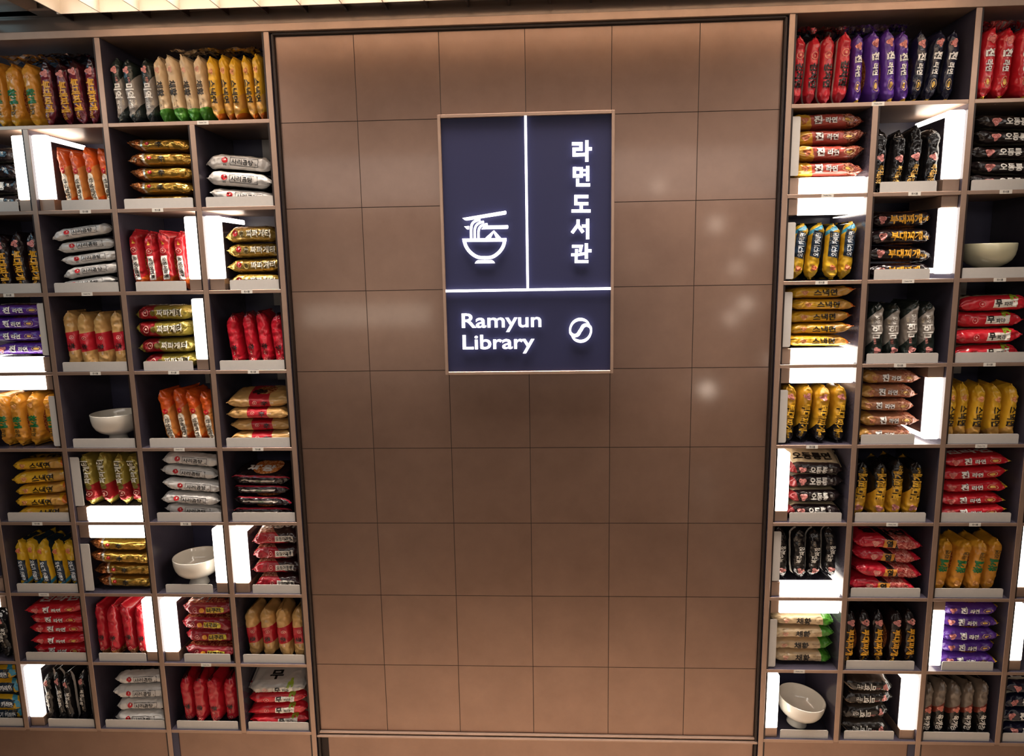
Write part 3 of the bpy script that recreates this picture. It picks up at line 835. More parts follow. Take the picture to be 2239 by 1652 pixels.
RND = random.Random(11)
YC = 0.064
YMIN, EPS = -0.0085, 0.0006
BIN = 0.012
def bounds(side, r, c):
    """free width of a cubby between dividers and upright light boxes"""
    if r == 0:
        a, b = (XL[0] + HW, XL[2] - HW) if c <= 2 else (XL[2] + HW, XL[5] - HW)
        return (a, b) if side == 'R' else (-b, -a)
    a, b = span(side, c)
    for s, rr, cc, p in LIGHTS:
        if (s, rr, cc) == (side, r, c):
            if p.lower() == 'lo': a += HB + EPS
            if p.lower() == 'hi': b -= HB + EPS
    return a + EPS, b - EPS

def stack(side, r, c, key, n, h, x, L, tilt=0.0, lift=0.0, flip=False, top_tip=0.0, top_key=None, rough=1.0):
    """packs lying flat, each let down until it rests on what is below; made thinner until the pile is h high"""
    lo, hi = bounds(side, r, c)
    z_floor = floor_z(r) + 0.0022 + (lift + 0.0008 if lift else 0)
    ceil_z = top_z(r) - 0.003 - (HB if any((s, rr, cc) == (side, r, c) and p[0] == 't' for s, rr, cc, p in LIGHTS) else 0)
    nx, ny = int((hi - lo) / BIN) + 2, 30
    items = []
    for i in range(n):
        k = top_key if (top_key and i == n - 1) else key
        tl = math.radians(tilt + RND.uniform(-0.9, 0.9) * rough)
        rx = math.radians(top_tip if i == n - 1 else RND.uniform(-1, 1))
        items.append(dict(k=k, i=i + r, rot=(rx, -tl if not flip else math.pi - tl, math.radians(RND.uniform(-4, 4) * rough)),
                          L=L, T=h / n * 1.12 * RND.uniform(0.95, 1.05), dx=RND.uniform(-0.010, 0.010) * rough, dy=RND.uniform(-0.008, 0.008)))
    for attempt in range(12):
        hf = np.full((nx, ny), z_floor)
        for j, q in enumerate(items):
            P = rotated(q['k'], q['i'], q['rot'], q['L'], q['T'])
            wx = P[:, 0].max() - P[:, 0].min()
            if wx > hi - lo - 0.001:
                q['L'] *= (hi - lo - 0.002) / wx; P = rotated(q['k'], q['i'], q['rot'], q['L'], q['T'])
            px = min(max(x + q['dx'], lo - P[:, 0].min() + 0.0005), hi - P[:, 0].max() - 0.0005)
            py = max(YC + q['dy'], YMIN - P[:, 1].min())
            z_all = z_floor - P[:, 2].min()
            P = P[core_mask(q['k'], q['i'])]
            ix = ((P[:, 0] + px - lo) / BIN).astype(int).clip(0, nx - 1); iy = ((P[:, 1] + py + 0.02) / BIN).astype(int).clip(0, ny - 1)
            low = np.full((nx, ny), 9.0); np.minimum.at(low, (ix, iy), P[:, 2])
            high = np.full((nx, ny), -9.0); np.maximum.at(high, (ix, iy), P[:, 2])
            z = max(float((hf - low)[low < 8].max()) + (0.0012 if j else 0.0), z_all)
            hf = np.where(high > -8, np.maximum(hf, high + z), hf)
            q['loc'] = (px, py, z)
        top = float(hf.max())
        goal = min(z_floor + h * 1.08, ceil_z)
        if top <= goal: break
        for q in items: q['T'] *= max(0.85, min(0.985, (goal - z_floor) / (top - z_floor)))
        if attempt > 4:
            for q in items: q['rot'] = (q['rot'][0], q['rot'][1] * 0.9 if not flip else math.pi - (math.pi - q['rot'][1]) * 0.9, q['rot'][2])
    for j, q in enumerate(items):
        up = 'topmost' if j == n - 1 else ('bottommost' if j == 0 else ORD[j + 1] + ' up')
        lab = '%s, %s, %s' % (DESIGNS[q['k']]['look'], up, place(side, r, c))
        pack(q['k'], q['i'], q['loc'], q['rot'], q['L'], q['T'], lab, 'stacked packs, %s' % place(side, r, c), top=(j == n - 1))

def upright(side, r, c, groups, L=0.185, lift=0.0):
    """packs standing on end, spines to the front; groups = (key, xs, reading, lean); neighbours are pushed until they only touch"""
    lo, hi = bounds(side, r, c)
    items = []
    for key, xs, reading, lean in groups:
        for i, x in enumerate(xs):
            items.append(dict(key=key, i=i + r + c, x=x, ry=(math.pi / 2 if reading == 'cw' else -math.pi / 2) + math.radians(lean + RND.uniform(-1.6, 1.6)),
                              rz=math.radians(RND.uniform(-4, 4)), L=L * RND.uniform(0.97, 1.03), dy=RND.uniform(-0.008, 0.008)))
    items.sort(key=lambda q: q['x'])
    xs = [q['x'] for q in items]
    for k, q in enumerate(items):
        near = ([xs[k] - xs[k - 1]] if k else []) + ([xs[k + 1] - xs[k]] if k + 1 < len(xs) else [])
        q['T'] = max(0.032, min(0.047, sum(near) / len(near) * 1.04))
    z_floor = floor_z(r) + 0.0022 + (lift + 0.0008 if lift else 0)
    for attempt in range(22):
        right = None
        for q in items:
            P = rotated(q['key'], q['i'], (0, q['ry'], q['rz']), q['L'], q['T'])
            q['z'] = z_floor - P[:, 2].min(); q['y'] = max(YC + q['dy'], YMIN - P[:, 1].min())
            all_min, all_max = P[:, 0].min(), P[:, 0].max()
            P = P[core_mask(q['key'], q['i'])]
            iy = ((P[:, 1] + q['y'] + 0.02) / BIN).astype(int).clip(0, 29); iz = ((P[:, 2] + q['z'] - z_floor) / BIN).astype(int).clip(0, 29)
            low = np.full((30, 30), 9.0); np.minimum.at(low, (iy, iz), P[:, 0])
            high = np.full((30, 30), -9.0); np.maximum.at(high, (iy, iz), P[:, 0])
            px = max(q['x'], lo - all_min + 0.0005)
            if right is not None:
                m = (low < 8) & (right > -8)
                px = max(px, float((right - low)[m].max()) + 0.0012)
            q['px'] = px
            nr = np.where(high > -8, high + px, -9.0)
            right = nr if right is None else np.maximum(right, nr)
            q['end'] = all_max + px
        over = max(q['end'] for q in items) - hi + 0.0005
        drift = max(q['px'] - q['x'] for q in items)
        if over <= 0 and drift < 0.022: break
        for q in items:
            q['T'] *= 0.975
            if over > 0 and attempt < 6: q['x'] -= min(over, 0.004)
    order = sorted(items, key=lambda q: abs(q['px']))
    for k, q in enumerate(order):
        lab = '%s, %s from panel end, %s' % (DESIGNS[q['key']]['look'], ORD[k + 1], place(side, r, c))
        pack(q['key'], q['i'], (q['px'], q['y'], q['z']), (0, q['ry'], q['rz']), q['L'], q['T'], lab, 'upright packs, %s' % place(side, r, c))
# ------------------------------------------------------------------ display trays (bent grey sheet with a front lip)
def tray_mesh(w):
    """sheet 0.19 deep with an upturned front lip, rounded lip corners; origin at lower centre of the lip"""
    bm = bmesh.new()
    h, t, r = 0.0300, 0.0018, 0.005
    pts = [(-w / 2, 0.0), (w / 2, 0.0)]
    for k in range(5):
        a = math.pi / 2 * k / 4
        pts.append((w / 2 - r + r * math.cos(a), h - r + r * math.sin(a)))
    for k in range(5):
        a = math.pi / 2 + math.pi / 2 * k / 4
        pts.append((-w / 2 + r + r * math.cos(a), h - r + r * math.sin(a)))
    bm_poly(bm, pts, 0.0, t)
    n = len(bm.faces)
    bm_box(bm, -w / 2, w / 2, t, 0.19, 0.0, 0.0016)
    bm.faces.ensure_lookup_table()
    for f in bm.faces[n:]: f.material_index = 1
    return mesh_from_bm('display_tray', bm, [M_LIP, M_INNER])
TRAYS = {}
def tray(side, r, c, x0, x1):
    w = round((x1 - x0) / 0.005) * 0.005
    if w not in TRAYS: TRAYS[w] = tray_mesh(w)
    o = link_mesh('display_tray', TRAYS[w], None, ((x0 + x1) / 2, -0.0115, floor_z(r) + 0.0003))
    tag(o, 'grey tray with upturned front lip, %s' % place(side, r, c), 'tray', 'display trays on the shelves')
def side_tray(side, r, c, where, lift, h):
    """the same tray stood on its side, lip upright against a divider"""
    w = 0.165
    if w not in TRAYS: TRAYS[w] = tray_mesh(w)
    a, b = span(side, c)
    o = link_mesh('display_tray', TRAYS[w])
    zc = floor_z(r) + lift + w / 2 + 0.006
    if where == 'lo':
        o.rotation_euler = (0, math.pi / 2, 0); o.location = (a + 0.0005, -0.0115, zc)
    else:
        o.rotation_euler = (0, -math.pi / 2, 0); o.location = (b - 0.0005, -0.0115, zc)
    tag(o, 'grey tray stood on its side, lip upright, %s' % place(side, r, c), 'tray', 'display trays on the shelves')

for s_, r_, c_, a_, b_ in [
    ('L', 1, 4, -1.742, -1.565), ('L', 1, 3, -1.427, -1.269), ('L', 1, 2, -1.230, -1.015), ('L', 1, 1, -0.976, -0.764),
    ('L', 2, 4, -1.733, -1.520), ('L', 2, 3, -1.483, -1.272), ('L', 2, 2, -1.220, -1.060), ('L', 2, 1, -0.922, -0.765),
    ('L', 3, 3, -1.485, -1.272), ('L', 3, 2, -1.221, -1.061), ('L', 3, 1, -0.974, -0.764), ('L', 4, 3, -1.482, -1.272),
    ('L', 4, 2, -1.226, -1.012), ('L', 4, 1, -0.974, -0.764), ('L', 5, 4, -1.735, -1.522), ('L', 5, 2, -1.227, -1.012),
    ('L', 5, 1, -0.975, -0.765), ('L', 6, 4, -1.738, -1.523), ('L', 6, 2, -1.222, -1.063), ('L', 6, 1, -0.926, -0.768),
    ('L', 7, 4, -1.739, -1.524), ('L', 7, 3, -1.480, -1.317), ('L', 7, 2, -1.183, -1.023), ('L', 7, 1, -0.979, -0.768),
    ('L', 8, 5, -1.998, -1.783), ('L', 8, 4, -1.692, -1.527), ('L', 8, 3, -1.486, -1.276), ('L', 8, 2, -1.231, -1.018),
    ('L', 8, 1, -0.981, -0.769), ('R', 1, 2, 1.025, 1.183), ('R', 1, 3, 1.281, 1.490), ('R', 2, 2, 1.024, 1.183),
    ('R', 2, 3, 1.277, 1.490), ('R', 3, 2, 1.017, 1.227), ('R', 3, 3, 1.276, 1.488), ('R', 4, 2, 1.017, 1.175),
    ('R', 4, 3, 1.274, 1.484), ('R', 5, 1, 0.813, 0.971), ('R', 5, 2, 1.014, 1.227), ('R', 5, 3, 1.274, 1.485),
    ('R', 6, 2, 1.015, 1.230), ('R', 6, 3, 1.274, 1.484), ('R', 7, 2, 1.015, 1.230), ('R', 7, 3, 1.316, 1.477),
    ('R', 8, 1, 0.815, 0.972), ('R', 8, 2, 1.023, 1.183), ('R', 8, 3, 1.276, 1.488), ('R', 8, 4, 1.528, 1.740)]:
    tray(s_, r_, c_, a_, b_)
HB = 0.047                                                # thickness of a light box
for s_, r_, c_, w_, l_, q_ in [('L', 4, 4, 'hi', 0.0, 0), ('L', 5, 3, 'lo', HB, 0), ('L', 6, 3, 'lo', 0.0, 0), ('L', 3, 4, 'hi', HB, 0),
                           ('R', 1, 1, 'lo', HB, 0), ('R', 2, 1, 'lo', 0.0, 0), ('R', 3, 1, 'lo', HB, 0), ('R', 4, 1, 'lo', 0.0, 0),
                           ('R', 6, 1, 'lo', HB, 0), ('R', 7, 1, 'lo', 0.0, 0)]:
    side_tray(s_, r_, c_, w_, l_, 0)

# ------------------------------------------------------------------ light boxes
LD, LH, LBASE = 0.185, 0.190, 0.034
def light_meshes():
    h = HB / 2
    bm = bmesh.new(); bm_box(bm, -h, h, 0.0, 0.022, LBASE, LBASE + LH, 0.005, 2); front = mesh_from_bm('front_diffuser', bm, M_LED)
    bm = bmesh.new(); bm_box(bm, -h, h, 0.022, LD, LBASE + LH - 0.017, LBASE + LH - 0.002, 0.002, 1); end = mesh_from_bm('end_diffuser', bm, M_LED)
    bm = bmesh.new(); bm_box(bm, -h + 0.001, h - 0.001, 0.022, LD, LBASE, LBASE + LH - 0.017); house = mesh_from_bm('housing', bm, M_INNER)
    bm = bmesh.new(); bm_box(bm, -h, h, 0.004, LD, 0.0, LBASE, 0.001, 1); base = mesh_from_bm('mounting_block', bm, M_BRONZE)
    return front, end, house, base
LM = light_meshes()
def light_box(side, r, c, pose):
    """pose: 'lo'/'hi' upright on that x side, block below; 'LO'/'HI' the same, block above;
    'bl'/'br' lying on the shelf with the block at low/high x; 'tl'/'tr' hung under the shelf above"""
    a, b = span(side, c)
    z0, z1 = floor_z(r), top_z(r)
    o = empty('light_box')
    y = -0.012
    e = 0.0006
    if pose in ('lo', 'hi'):
        o.location = (a + HB / 2 + e if pose == 'lo' else b - HB / 2 - e, y, z0 + e)
    elif pose in ('LO', 'HI'):
        o.location = (a + HB / 2 + e if pose == 'LO' else b - HB / 2 - e, y, z1 - e); o.rotation_euler = (0, math.pi, 0)
    else:
        zc = z0 + HB / 2 + e if pose[0] == 'b' else z1 - HB / 2 - e
        if pose[1] == 'l':
            o.location = (a + e, y, zc); o.rotation_euler = (0, math.pi / 2, 0)
        else:
            o.location = (b - e, y, zc); o.rotation_euler = (0, -math.pi / 2, 0)
    for n, m in zip(('front_diffuser', 'end_diffuser', 'housing', 'mounting_block'), LM):
        link_mesh(n, m, o)
    inward = (pose in ('lo', 'LO')) == (side == 'R')
    how = {'b': 'lying on shelf', 't': 'hung under shelf'}.get(pose[0]) or ('upright on panel-side divider' if inward else 'upright on far divider')
    tag(o, 'white light box %s, %s' % (how, place(side, r, c)), 'light', 'white light boxes in the cubbies')
LIGHTS = [('L', 1, 3, 'lo'), ('L', 2, 1, 'lo'), ('L', 6, 1, 'lo'), ('L', 7, 2, 'lo'), ('L', 8, 4, 'lo'),
                       ('L', 1, 4, 'hi'), ('L', 2, 2, 'hi'), ('L', 3, 2, 'hi'), ('L', 6, 2, 'hi'), ('L', 7, 3, 'hi'),
                       ('L', 3, 4, 'br'), ('L', 4, 4, 'tr'), ('L', 5, 3, 'bl'), ('L', 6, 3, 'tl'), ('L', 6, 5, 'br'), ('L', 7, 5, 'tr'),
                       ('R', 1, 2, 'hi'), ('R', 2, 2, 'HI'), ('R', 4, 2, 'HI'), ('R', 8, 2, 'hi'),
                       ('R', 5, 1, 'lo'), ('R', 8, 1, 'lo'), ('R', 7, 3, 'LO'), ('R', 6, 4, 'lo'), ('R', 7, 4, 'lo'),
                       ('R', 1, 1, 'bl'), ('R', 3, 1, 'bl'), ('R', 6, 1, 'bl'), ('R', 2, 1, 'tl'), ('R', 4, 1, 'tl'), ('R', 7, 1, 'tl')]
for s_, r_, c_, p_ in LIGHTS:
    light_box(s_, r_, c_, p_)

# ------------------------------------------------------------------ stacked packs
stack('L', 1, 1, 'sari', 3, 0.150, -0.872, 0.205, tilt=-5)
stack('L', 1, 2, 'shin_gold', 5, 0.195, -1.121, 0.205)
stack('L', 1, 4, 'odong', 4, 0.185, -1.655, 0.185)
stack('L', 2, 1, 'jjapa', 4, 0.180, -0.852, 0.175)
stack('L', 2, 3, 'sari', 5, 0.195, -1.384, 0.195, tilt=6)
stack('L', 3, 2, 'jjapa_red', 4, 0.190, -1.158, 0.180)
stack('L', 3, 4, 'jin_purple', 4, 0.155, -1.640, 0.200, lift=HB)
stack('L', 4, 1, 'shin_gm', 4, 0.165, -0.876, 0.205, top_tip=14)
stack('L', 5, 1, 'blackred', 4, 0.160, -0.886, 0.195, top_tip=14)
stack('L', 5, 2, 'sari', 5, 0.210, -1.120, 0.200, tilt=-5)
stack('L', 5, 4, 'snack', 5, 0.190, -1.628, 0.205, tilt=3)
stack('L', 6, 1, 'ojing_dark', 4, 0.195, -0.846, 0.165)
stack('L', 6, 3, 'shin_gold', 4, 0.165, -1.380, 0.205, tilt=-2)
stack('L', 7, 2, 'neo', 4, 0.190, -1.106, 0.180)
stack('L', 7, 4, 'jin_red', 5, 0.185, -1.631, 0.200)
stack('L', 8, 1, 'mupa', 4, 0.175, -0.880, 0.205, tilt=4, top_tip=16, top_key='mupa_grey')
stack('L', 8, 3, 'sari', 4, 0.175, -1.374, 0.190, tilt=1)
stack('L', 8, 5, 'curry', 4, 0.200, -1.884, 0.200)
stack('R', 1, 1, 'jin_yellow_red', 4, 0.178, 0.884, 0.210, lift=HB)
stack('R', 1, 3, 'odong', 5, 0.200, 1.386, 0.200, tilt=-2)
stack('R', 2, 2, 'budae_black', 4, 0.185, 1.112, 0.190)
stack('R', 3, 1, 'snack', 5, 0.185, 0.878, 0.195, lift=HB)
stack('R', 3, 3, 'mupa', 4, 0.185, 1.380, 0.200, tilt=1)
stack('R', 4, 2, 'jin_brown', 5, 0.205, 1.105, 0.178)
stack('R', 5, 1, 'odong_red', 4, 0.195, 0.900, 0.172, top_tip=18)
stack('R', 5, 3, 'jin_red', 5, 0.195, 1.380, 0.200, tilt=3)
stack('R', 6, 2, 'yeul', 4, 0.185, 1.128, 0.205, tilt=-3)
stack('R', 7, 1, 'chae', 4, 0.165, 0.882, 0.200)
stack('R', 7, 3, 'jin_purple', 5, 0.200, 1.402, 0.180)
stack('R', 8, 2, 'miyeok_tan', 4, 0.190, 1.098, 0.160, flip=True)
stack('R', 8, 4, 'jin_navy', 4, 0.190, 1.632, 0.190)

# ------------------------------------------------------------------ upright packs
upright('L', 0, 1, [('miyeok', [-1.214, -1.172, -1.125], 'cw', -4), ('chae', [-1.085, -1.041, -0.998, -0.958], 'cw', -4), ('snack', [-0.921, -0.886, -0.854, -0.820, -0.788], 'cw', -3)], 0.190)
upright('L', 0, 3, [('cham', [-1.593, -1.547, -1.501], 'cw', -3), ('budae_red', [-1.456, -1.402, -1.356, -1.311], 'cw', -3)], 0.190)
upright('L', 1, 3, [('ansung', [-1.406, -1.371, -1.333, -1.297], 'cw', -6)])
upright('L', 2, 2, [('ojing', [-1.216, -1.174, -1.133, -1.090], 'cw', -3)])
upright('L', 2, 4, [('budae_black', [-1.703, -1.653, -1.608, -1.559], 'cw', -2)])
upright('L', 3, 1, [('shin_red', [-0.926, -0.886, -0.848, -0.806], 'cw', -5)], 0.178)
upright('L', 3, 3, [('shin_gm', [-1.467, -1.421, -1.373, -1.327], 'cw', -3)])
upright('L', 4, 2, [('ansung', [-1.171, -1.129, -1.091, -1.053], 'cw', -7)], 0.180)
upright('L', 4, 4, [('cham', [-1.723, -1.676, -1.629, -1.585], 'cw', -4)], 0.172)
upright('L', 5, 3, [('jjapa_red', [-1.445, -1.391, -1.348, -1.303], 'ccw', -3)], 0.172, HB)
upright('L', 6, 4, [('curry', [-1.726, -1.688, -1.648, -1.608, -1.568], 'cw', -5)], 0.172)
upright('L', 7, 1, [('shin_gm', [-0.955, -0.908, -0.857, -0.809], 'cw', -3)], 0.180)
upright('L', 7, 3, [('shin_food', [-1.474, -1.435, -1.391, -1.349], 'cw', -1)], 0.190)
upright('L', 7, 5, [('buk', [-1.928, -1.884, -1.837], 'cw', -2)], 0.165)
upright('L', 8, 2, [('shin_red', [-1.205, -1.164, -1.119, -1.070], 'cw', -3)], 0.176)
upright('L', 8, 4, [('buk', [-1.692, -1.647, -1.602, -1.556], 'cw', -1)], 0.190)
upright('R', 0, 1, [('kimchi', [0.785, 0.827, 0.871, 0.921], 'cw', 2), ('jin_purple', [0.961, 0.998, 1.046, 1.092], 'cw', -2), ('jin_navy', [1.137, 1.180, 1.228], 'cw', 5)], 0.195)
upright('R', 0, 3, [('jin_red', [1.310, 1.354, 1.398, 1.442], 'cw', 1)], 0.195)
upright('R', 1, 2, [('bgold', [1.036, 1.080, 1.128, 1.176], 'cw', 3)], 0.180)
upright('R', 2, 1, [('curry', [0.821, 0.870, 0.920, 0.962], 'ccw', 4)], 0.168)
upright('R', 3, 2, [('miyeok', [1.052, 1.097, 1.140, 1.185], 'ccw', -3)], 0.180)
upright('R', 4, 1, [('budae_yellow', [0.815, 0.859, 0.907, 0.953], 'cw', 4)], 0.178)
upright('R', 4, 3, [('snack', [1.289, 1.329, 1.374, 1.420, 1.466], 'cw', 2)], 0.180)
upright('R', 5, 2, [('budae_yellow', [1.041, 1.090, 1.140, 1.188], 'ccw', 3)], 0.185)
upright('R', 6, 1, [('buk', [0.800, 0.842, 0.896, 0.950], 'ccw', -2)], 0.170, HB)
upright('R', 6, 3, [('cham', [1.309, 1.354, 1.404, 1.449], 'ccw', 7)], 0.180)
upright('R', 7, 2, [('budae_black', [1.033, 1.078, 1.125, 1.172, 1.219], 'cw', 0)], 0.190)
upright('R', 8, 3, [('yuk', [1.296, 1.340, 1.386, 1.432, 1.475], 'cw', 1)], 0.190)

# ------------------------------------------------------------------ pedestal bowls
def bowl_mesh(mat):
    prof = [(0.0, 0.0), (0.029, 0.0), (0.0305, 0.002), (0.0300, 0.006), (0.0265, 0.014), (0.0245, 0.022), (0.0265, 0.026), (0.037, 0.030),
            (0.050, 0.037), (0.060, 0.047), (0.0665, 0.060), (0.0695, 0.075), (0.0705, 0.091), (0.0700, 0.0928), (0.0685, 0.0928), (0.0675, 0.091),
            (0.0665, 0.075), (0.0635, 0.061), (0.057, 0.050), (0.047, 0.041), (0.034, 0.035), (0.018, 0.032), (0.0, 0.031)]
    n = 56
    bm = bmesh.new(); rings = []
    for rr, z in prof:
        if rr == 0: rings.append([bm.verts.new((0, 0, z))])
        else: rings.append([bm.verts.new((rr * math.cos(2 * math.pi * k / n), rr * math.sin(2 * math.pi * k / n), z)) for k in range(n)])
    for A, B in zip(rings, rings[1:]):
        for k in range(n):
            j = (k + 1) % n
            if len(A) == 1: bm.faces.new((A[0], B[j], B[k]))
            elif len(B) == 1: bm.faces.new((A[k], A[j], B[0]))
            else: bm.faces.new((A[k], A[j], B[j], B[k]))
    return mesh_from_bm('pedestal_bowl', bm, mat, True)
BOWL, BOWL2 = bowl_mesh(M_CERAMIC), bowl_mesh(M_CELADON)
for s_, r_, c_, x_, y_, tilt_, me_, sc_, txt_ in [
    ('L', 4, 3, -1.372, 0.056, (0, 0, 0), BOWL, 1.08, 'white footed ceramic bowl alone in its unlit cubby'),
    ('L', 6, 2, -1.142, 0.056, (0, 0, 0), BOWL, 1.10, 'white footed ceramic bowl beside an upright light box, bowl-icon side'),
    ('R', 2, 3, 1.385, 0.058, (0, 0, 0), BOWL2, 1.06, 'pale celadon footed bowl above the scarlet noodle packs'),
    ('R', 8, 1, 0.893, 0.058, (math.radians(3), math.radians(7), 0), BOWL, 1.08, 'white footed ceramic bowl leaning in the lowest row, Hangul side')]:
    o = link_mesh('pedestal_bowl', me_, None, (x_, y_, floor_z(r_) + 0.0022 + (0.0052 if tilt_[1] else 0)))
    o.rotation_euler = tilt_; o.scale = (sc_, sc_, sc_)
    tag(o, txt_, 'bowl', 'footed bowls on the shelves')

# ------------------------------------------------------------------ shelf-edge stickers
STK = {}
def sticker(side, r, x, kind):
    """r = index of the shelf edge carrying the sticker"""
    if kind not in STK:
        bm = bmesh.new(); bm_box(bm, -0.0175, 0.0175, -0.0006, 0.0, -0.0056, 0.0056); a = mesh_from_bm('paper', bm, M_STICKER)
        t = '전시품' if kind == 'K' else 'Display Only'
        vs, fs, w = text_geo(t, 0.02)
        h = 0.0062 if kind == 'K' else 0.0042
        k = min(h, 0.030 / w)
        bm = bmesh.new(); vv = [bm.verts.new((vx * k, -0.0009, vy * h)) for vx, vy in vs]
        for f in fs:
            try: bm.faces.new([vv[i] for i in f])
            except ValueError: pass
        STK[kind] = (a, mesh_from_bm('printed_words', bm, M_INK))
    a, b = STK[kind]
    o = empty('shelf_sticker', (x, YF + 0.0009, 2.447 - 0.25 * r - SHT / 2))
    link_mesh('paper', a, o); link_mesh('printed_words', b, o)
    c = 1
    while c < 5 and abs(x) > XL[c]: c += 1
    w = 'Display Only' if kind == 'D' else '전시품'
    tag(o, 'white sticker reading %s under %s' % (w, place(side, r - 1, c)), 'sticker', 'white shelf-edge stickers')
for s_, r_, x_, k_ in [('L', 1, -0.960, 'D'), ('L', 2, -1.350, 'K'), ('L', 2, -1.123, 'K'), ('L', 3, -1.627, 'K'), ('L', 3, -1.374, 'D'),
                       ('L', 3, -0.866, 'K'), ('L', 4, -1.376, 'K'), ('L', 4, -1.121, 'K'), ('L', 4, -0.865, 'K'), ('L', 5, -1.127, 'D'),
                       ('L', 5, -0.869, 'K'), ('L', 6, -1.632, 'K'), ('L', 6, -1.129, 'K'), ('L', 7, -1.641, 'D'), ('L', 8, -1.105, 'D'),
                       ('R', 1, 1.000, 'D'), ('R', 2, 0.873, 'D'), ('R', 2, 1.119, 'K'), ('R', 2, 1.374, 'K'), ('R', 3, 0.869, 'K'),
                       ('R', 3, 1.119, 'D'), ('R', 3, 1.380, 'K'), ('R', 4, 1.113, 'K'), ('R', 4, 1.373, 'K'), ('R', 5, 0.867, 'K'),
                       ('R', 5, 1.371, 'D'), ('R', 6, 1.124, 'D'), ('R', 6, 1.374, 'K'), ('R', 8, 0.864, 'D')]:
    sticker(s_, r_, x_, k_)

# ------------------------------------------------------------------ pale plastic strips on the back boards
for s_, r_, c_, x_, h_ in [('L', 1, 1, -0.865, 0.090), ('L', 3, 1, -0.862, 0.050), ('L', 4, 2, -1.128, 0.070), ('L', 4, 1, -0.868, 0.060),
                           ('R', 1, 1, 0.985 - 0.03, 0.060), ('R', 3, 2, 1.055, 0.050), ('R', 3, 3, 1.415, 0.070), ('R', 4, 3, 1.42, 0.060), ('R', 2, 3, 1.37, 0.110)]:
    z1 = top_z(r_) - 0.001
    o = box('plastic_strip', x_ - 0.022, x_ + 0.022, YB - 0.006, YB - 0.001, z1 - h_, z1, M_LIP, None, bevel=0.001)
    tag(o, 'pale grey plastic strip hanging on back board, %s' % place(s_, r_, c_), 'strip', 'plastic strips on the back boards')

# ------------------------------------------------------------------ crumpled clear wrap lying over packs
def wrap_material():
    m = bpy.data.materials.new('clear_wrap'); m.use_nodes = True
    nt = m.node_tree
    for n in list(nt.nodes):
        if n.type == 'BSDF_PRINCIPLED': nt.nodes.remove(n)
    out = [n for n in nt.nodes if n.type == 'OUTPUT_MATERIAL'][0]
    tr = nt.nodes.new('ShaderNodeBsdfTransparent'); gl = nt.nodes.new('ShaderNodeBsdfGlossy'); gl.inputs['Roughness'].default_value = 0.16
    mx = nt.nodes.new('ShaderNodeMixShader'); fr = nt.nodes.new('ShaderNodeFresnel'); fr.inputs['IOR'].default_value = 1.5
    ad = nt.nodes.new('ShaderNodeMath'); ad.operation = 'ADD'; ad.inputs[1].default_value = 0.20; ad.use_clamp = True
    nt.links.new(fr.outputs[0], ad.inputs[0]); nt.links.new(ad.outputs[0], mx.inputs[0])
    nt.links.new(tr.outputs[0], mx.inputs[1]); nt.links.new(gl.outputs[0], mx.inputs[2]); nt.links.new(mx.outputs[0], out.inputs[0])
    return m
M_WRAP = wrap_material()
def clear_wrap(x0, x1, z, side, r, c, seed, hz=0.030):
    nx, ny = 46, 16
    y0, y1 = 0.012, 0.125
    verts, faces = [], []
    for i in range(nx):
        for j in range(ny):
            a, b = i / (nx - 1), j / (ny - 1)
            x = x0 + (x1 - x0) * a; y = y0 + (y1 - y0) * b
            rg = 1 - abs(noise.noise((x * 26 + seed, y * 30, seed * 3.1)))
            rg2 = 1 - abs(noise.noise((x * 70 + seed, y * 64, seed * 1.7)))
            zz = z + hz * (rg - 0.65) + 0.008 * (rg2 - 0.6) - 0.008 * max(0, 0.25 - b) * 4
            verts.append((x - (x0 + x1) / 2 + 0.006 * noise.noise((x * 50, y * 40, seed)), y, zz - z))
    for i in range(nx - 1):
        for j in range(ny - 1):
            faces.append((i * ny + j, (i + 1) * ny + j, (i + 1) * ny + j + 1, i * ny + j + 1))
    me = bpy.data.meshes.new('clear_wrap'); me.from_pydata(verts, [], faces); me.materials.append(M_WRAP); me.update()
    o = link_mesh('clear_wrap', me, None, ((x0 + x1) / 2, 0, z))
    return o
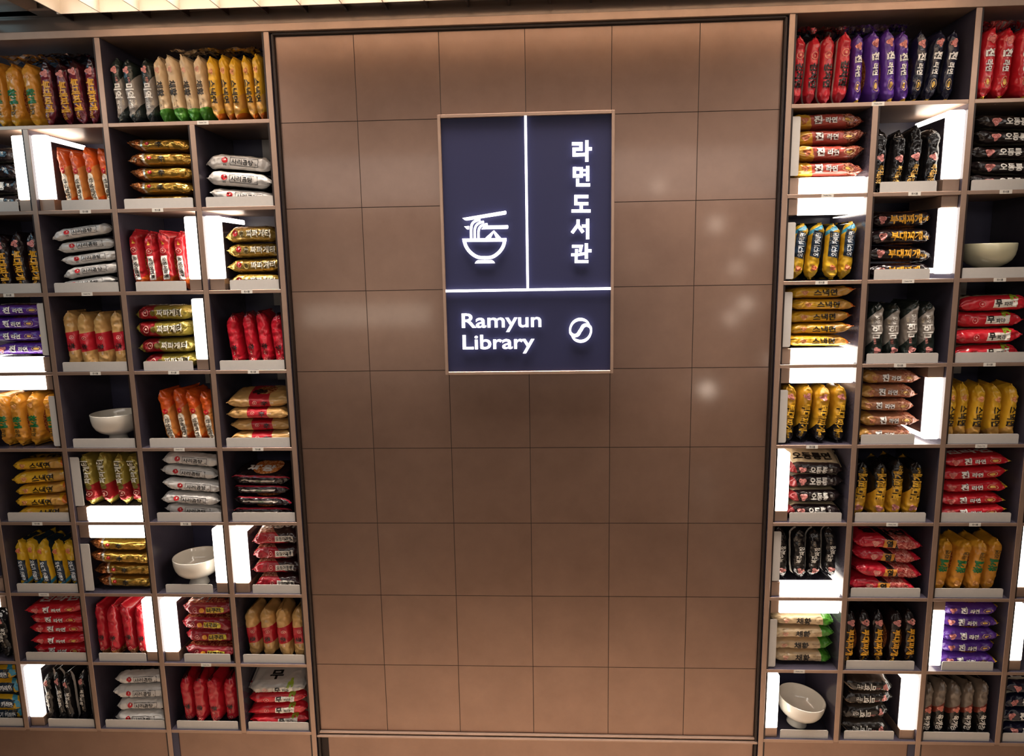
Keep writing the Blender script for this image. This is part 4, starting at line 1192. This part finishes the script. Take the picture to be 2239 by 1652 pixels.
for x0, x1, z, s_, r_, c_, sd, what in [
    (-1.06, -0.80, 2.405, 'L', 0, 1, 3, 'beige and yellow'), (-1.60, -1.33, 2.404, 'L', 0, 3, 8, 'amber and maroon'),
    (0.79, 0.93, 2.409, 'R', 0, 1, 14, 'red black-lettered'), (0.94, 1.10, 2.409, 'R', 0, 1, 21, 'purple'),
    (1.29, 1.44, 2.409, 'R', 0, 3, 30, 'bright red')]:
    o = clear_wrap(x0, x1, z, s_, r_, c_, sd)
    tag(o, 'crumpled clear wrap over %s packs, %s' % (what, place(s_, r_, c_)), 'plastic wrap', 'crumpled clear wraps')

# ------------------------------------------------------------------ ceiling louver above the shelves
lou = empty('louver_ceiling_light', (0, -0.07, 2.488))
tag(lou, 'white egg-crate louver light in the ceiling above the shelves', 'ceiling light')
LX0, LX1 = -1.335, 1.335
M_PANEL = emit_mat('luminaire_panel', '#ffeedd', 1.25)
box('light_panel', LX0, LX1, -0.345, -0.005, 0.085, 0.095, M_PANEL, lou)
bm = bmesh.new(); bm_box(bm, -0.0015, 0.0015, -0.345, 0.0, 0, 0.055)
blade = mesh_from_bm('cross_blade', bm, M_LOUVER)
k = 0
x = -1.325
while x < LX1:
    link_mesh('cross_blade', blade, lou, (x, 0, 0)); x += 0.1165
for yy in (0.0, -0.115, -0.23, -0.345):
    box('long_blade', LX0, LX1, yy - 0.0015, yy + 0.0015, 0.0, 0.055, M_LOUVER, lou)
grid = empty('louver_reflection', (0, -0.045, 2.486))
tag(grid, 'dark ceiling strip imitating the louver reflection between the louver light and the shelving', 'ceiling strip')
box('strip_panel', -2.05, 2.05, -0.022, 0.028, 0.014, 0.020, M_GLOSS_CEIL, grid)
x = -1.325
while x < 2.0:
    box('reflected_rib', x - 0.003, x + 0.003, -0.022, 0.028, 0.0, 0.014, M_CHANNEL, grid); x += 0.1165  # modelled ribs stand for the louver blades reflected in the glossy fascia
beam = box('ceiling_beam', -1.62, -1.42, -1.6, -0.03, 2.50, CEIL_Z, M_GLOSS_CEIL)
tag(beam, 'dark boxed ceiling beam running out from the shelving beside the louver', 'beam')

COL.objects.unlink(_font_obj)
bpy.data.objects.remove(_font_obj)
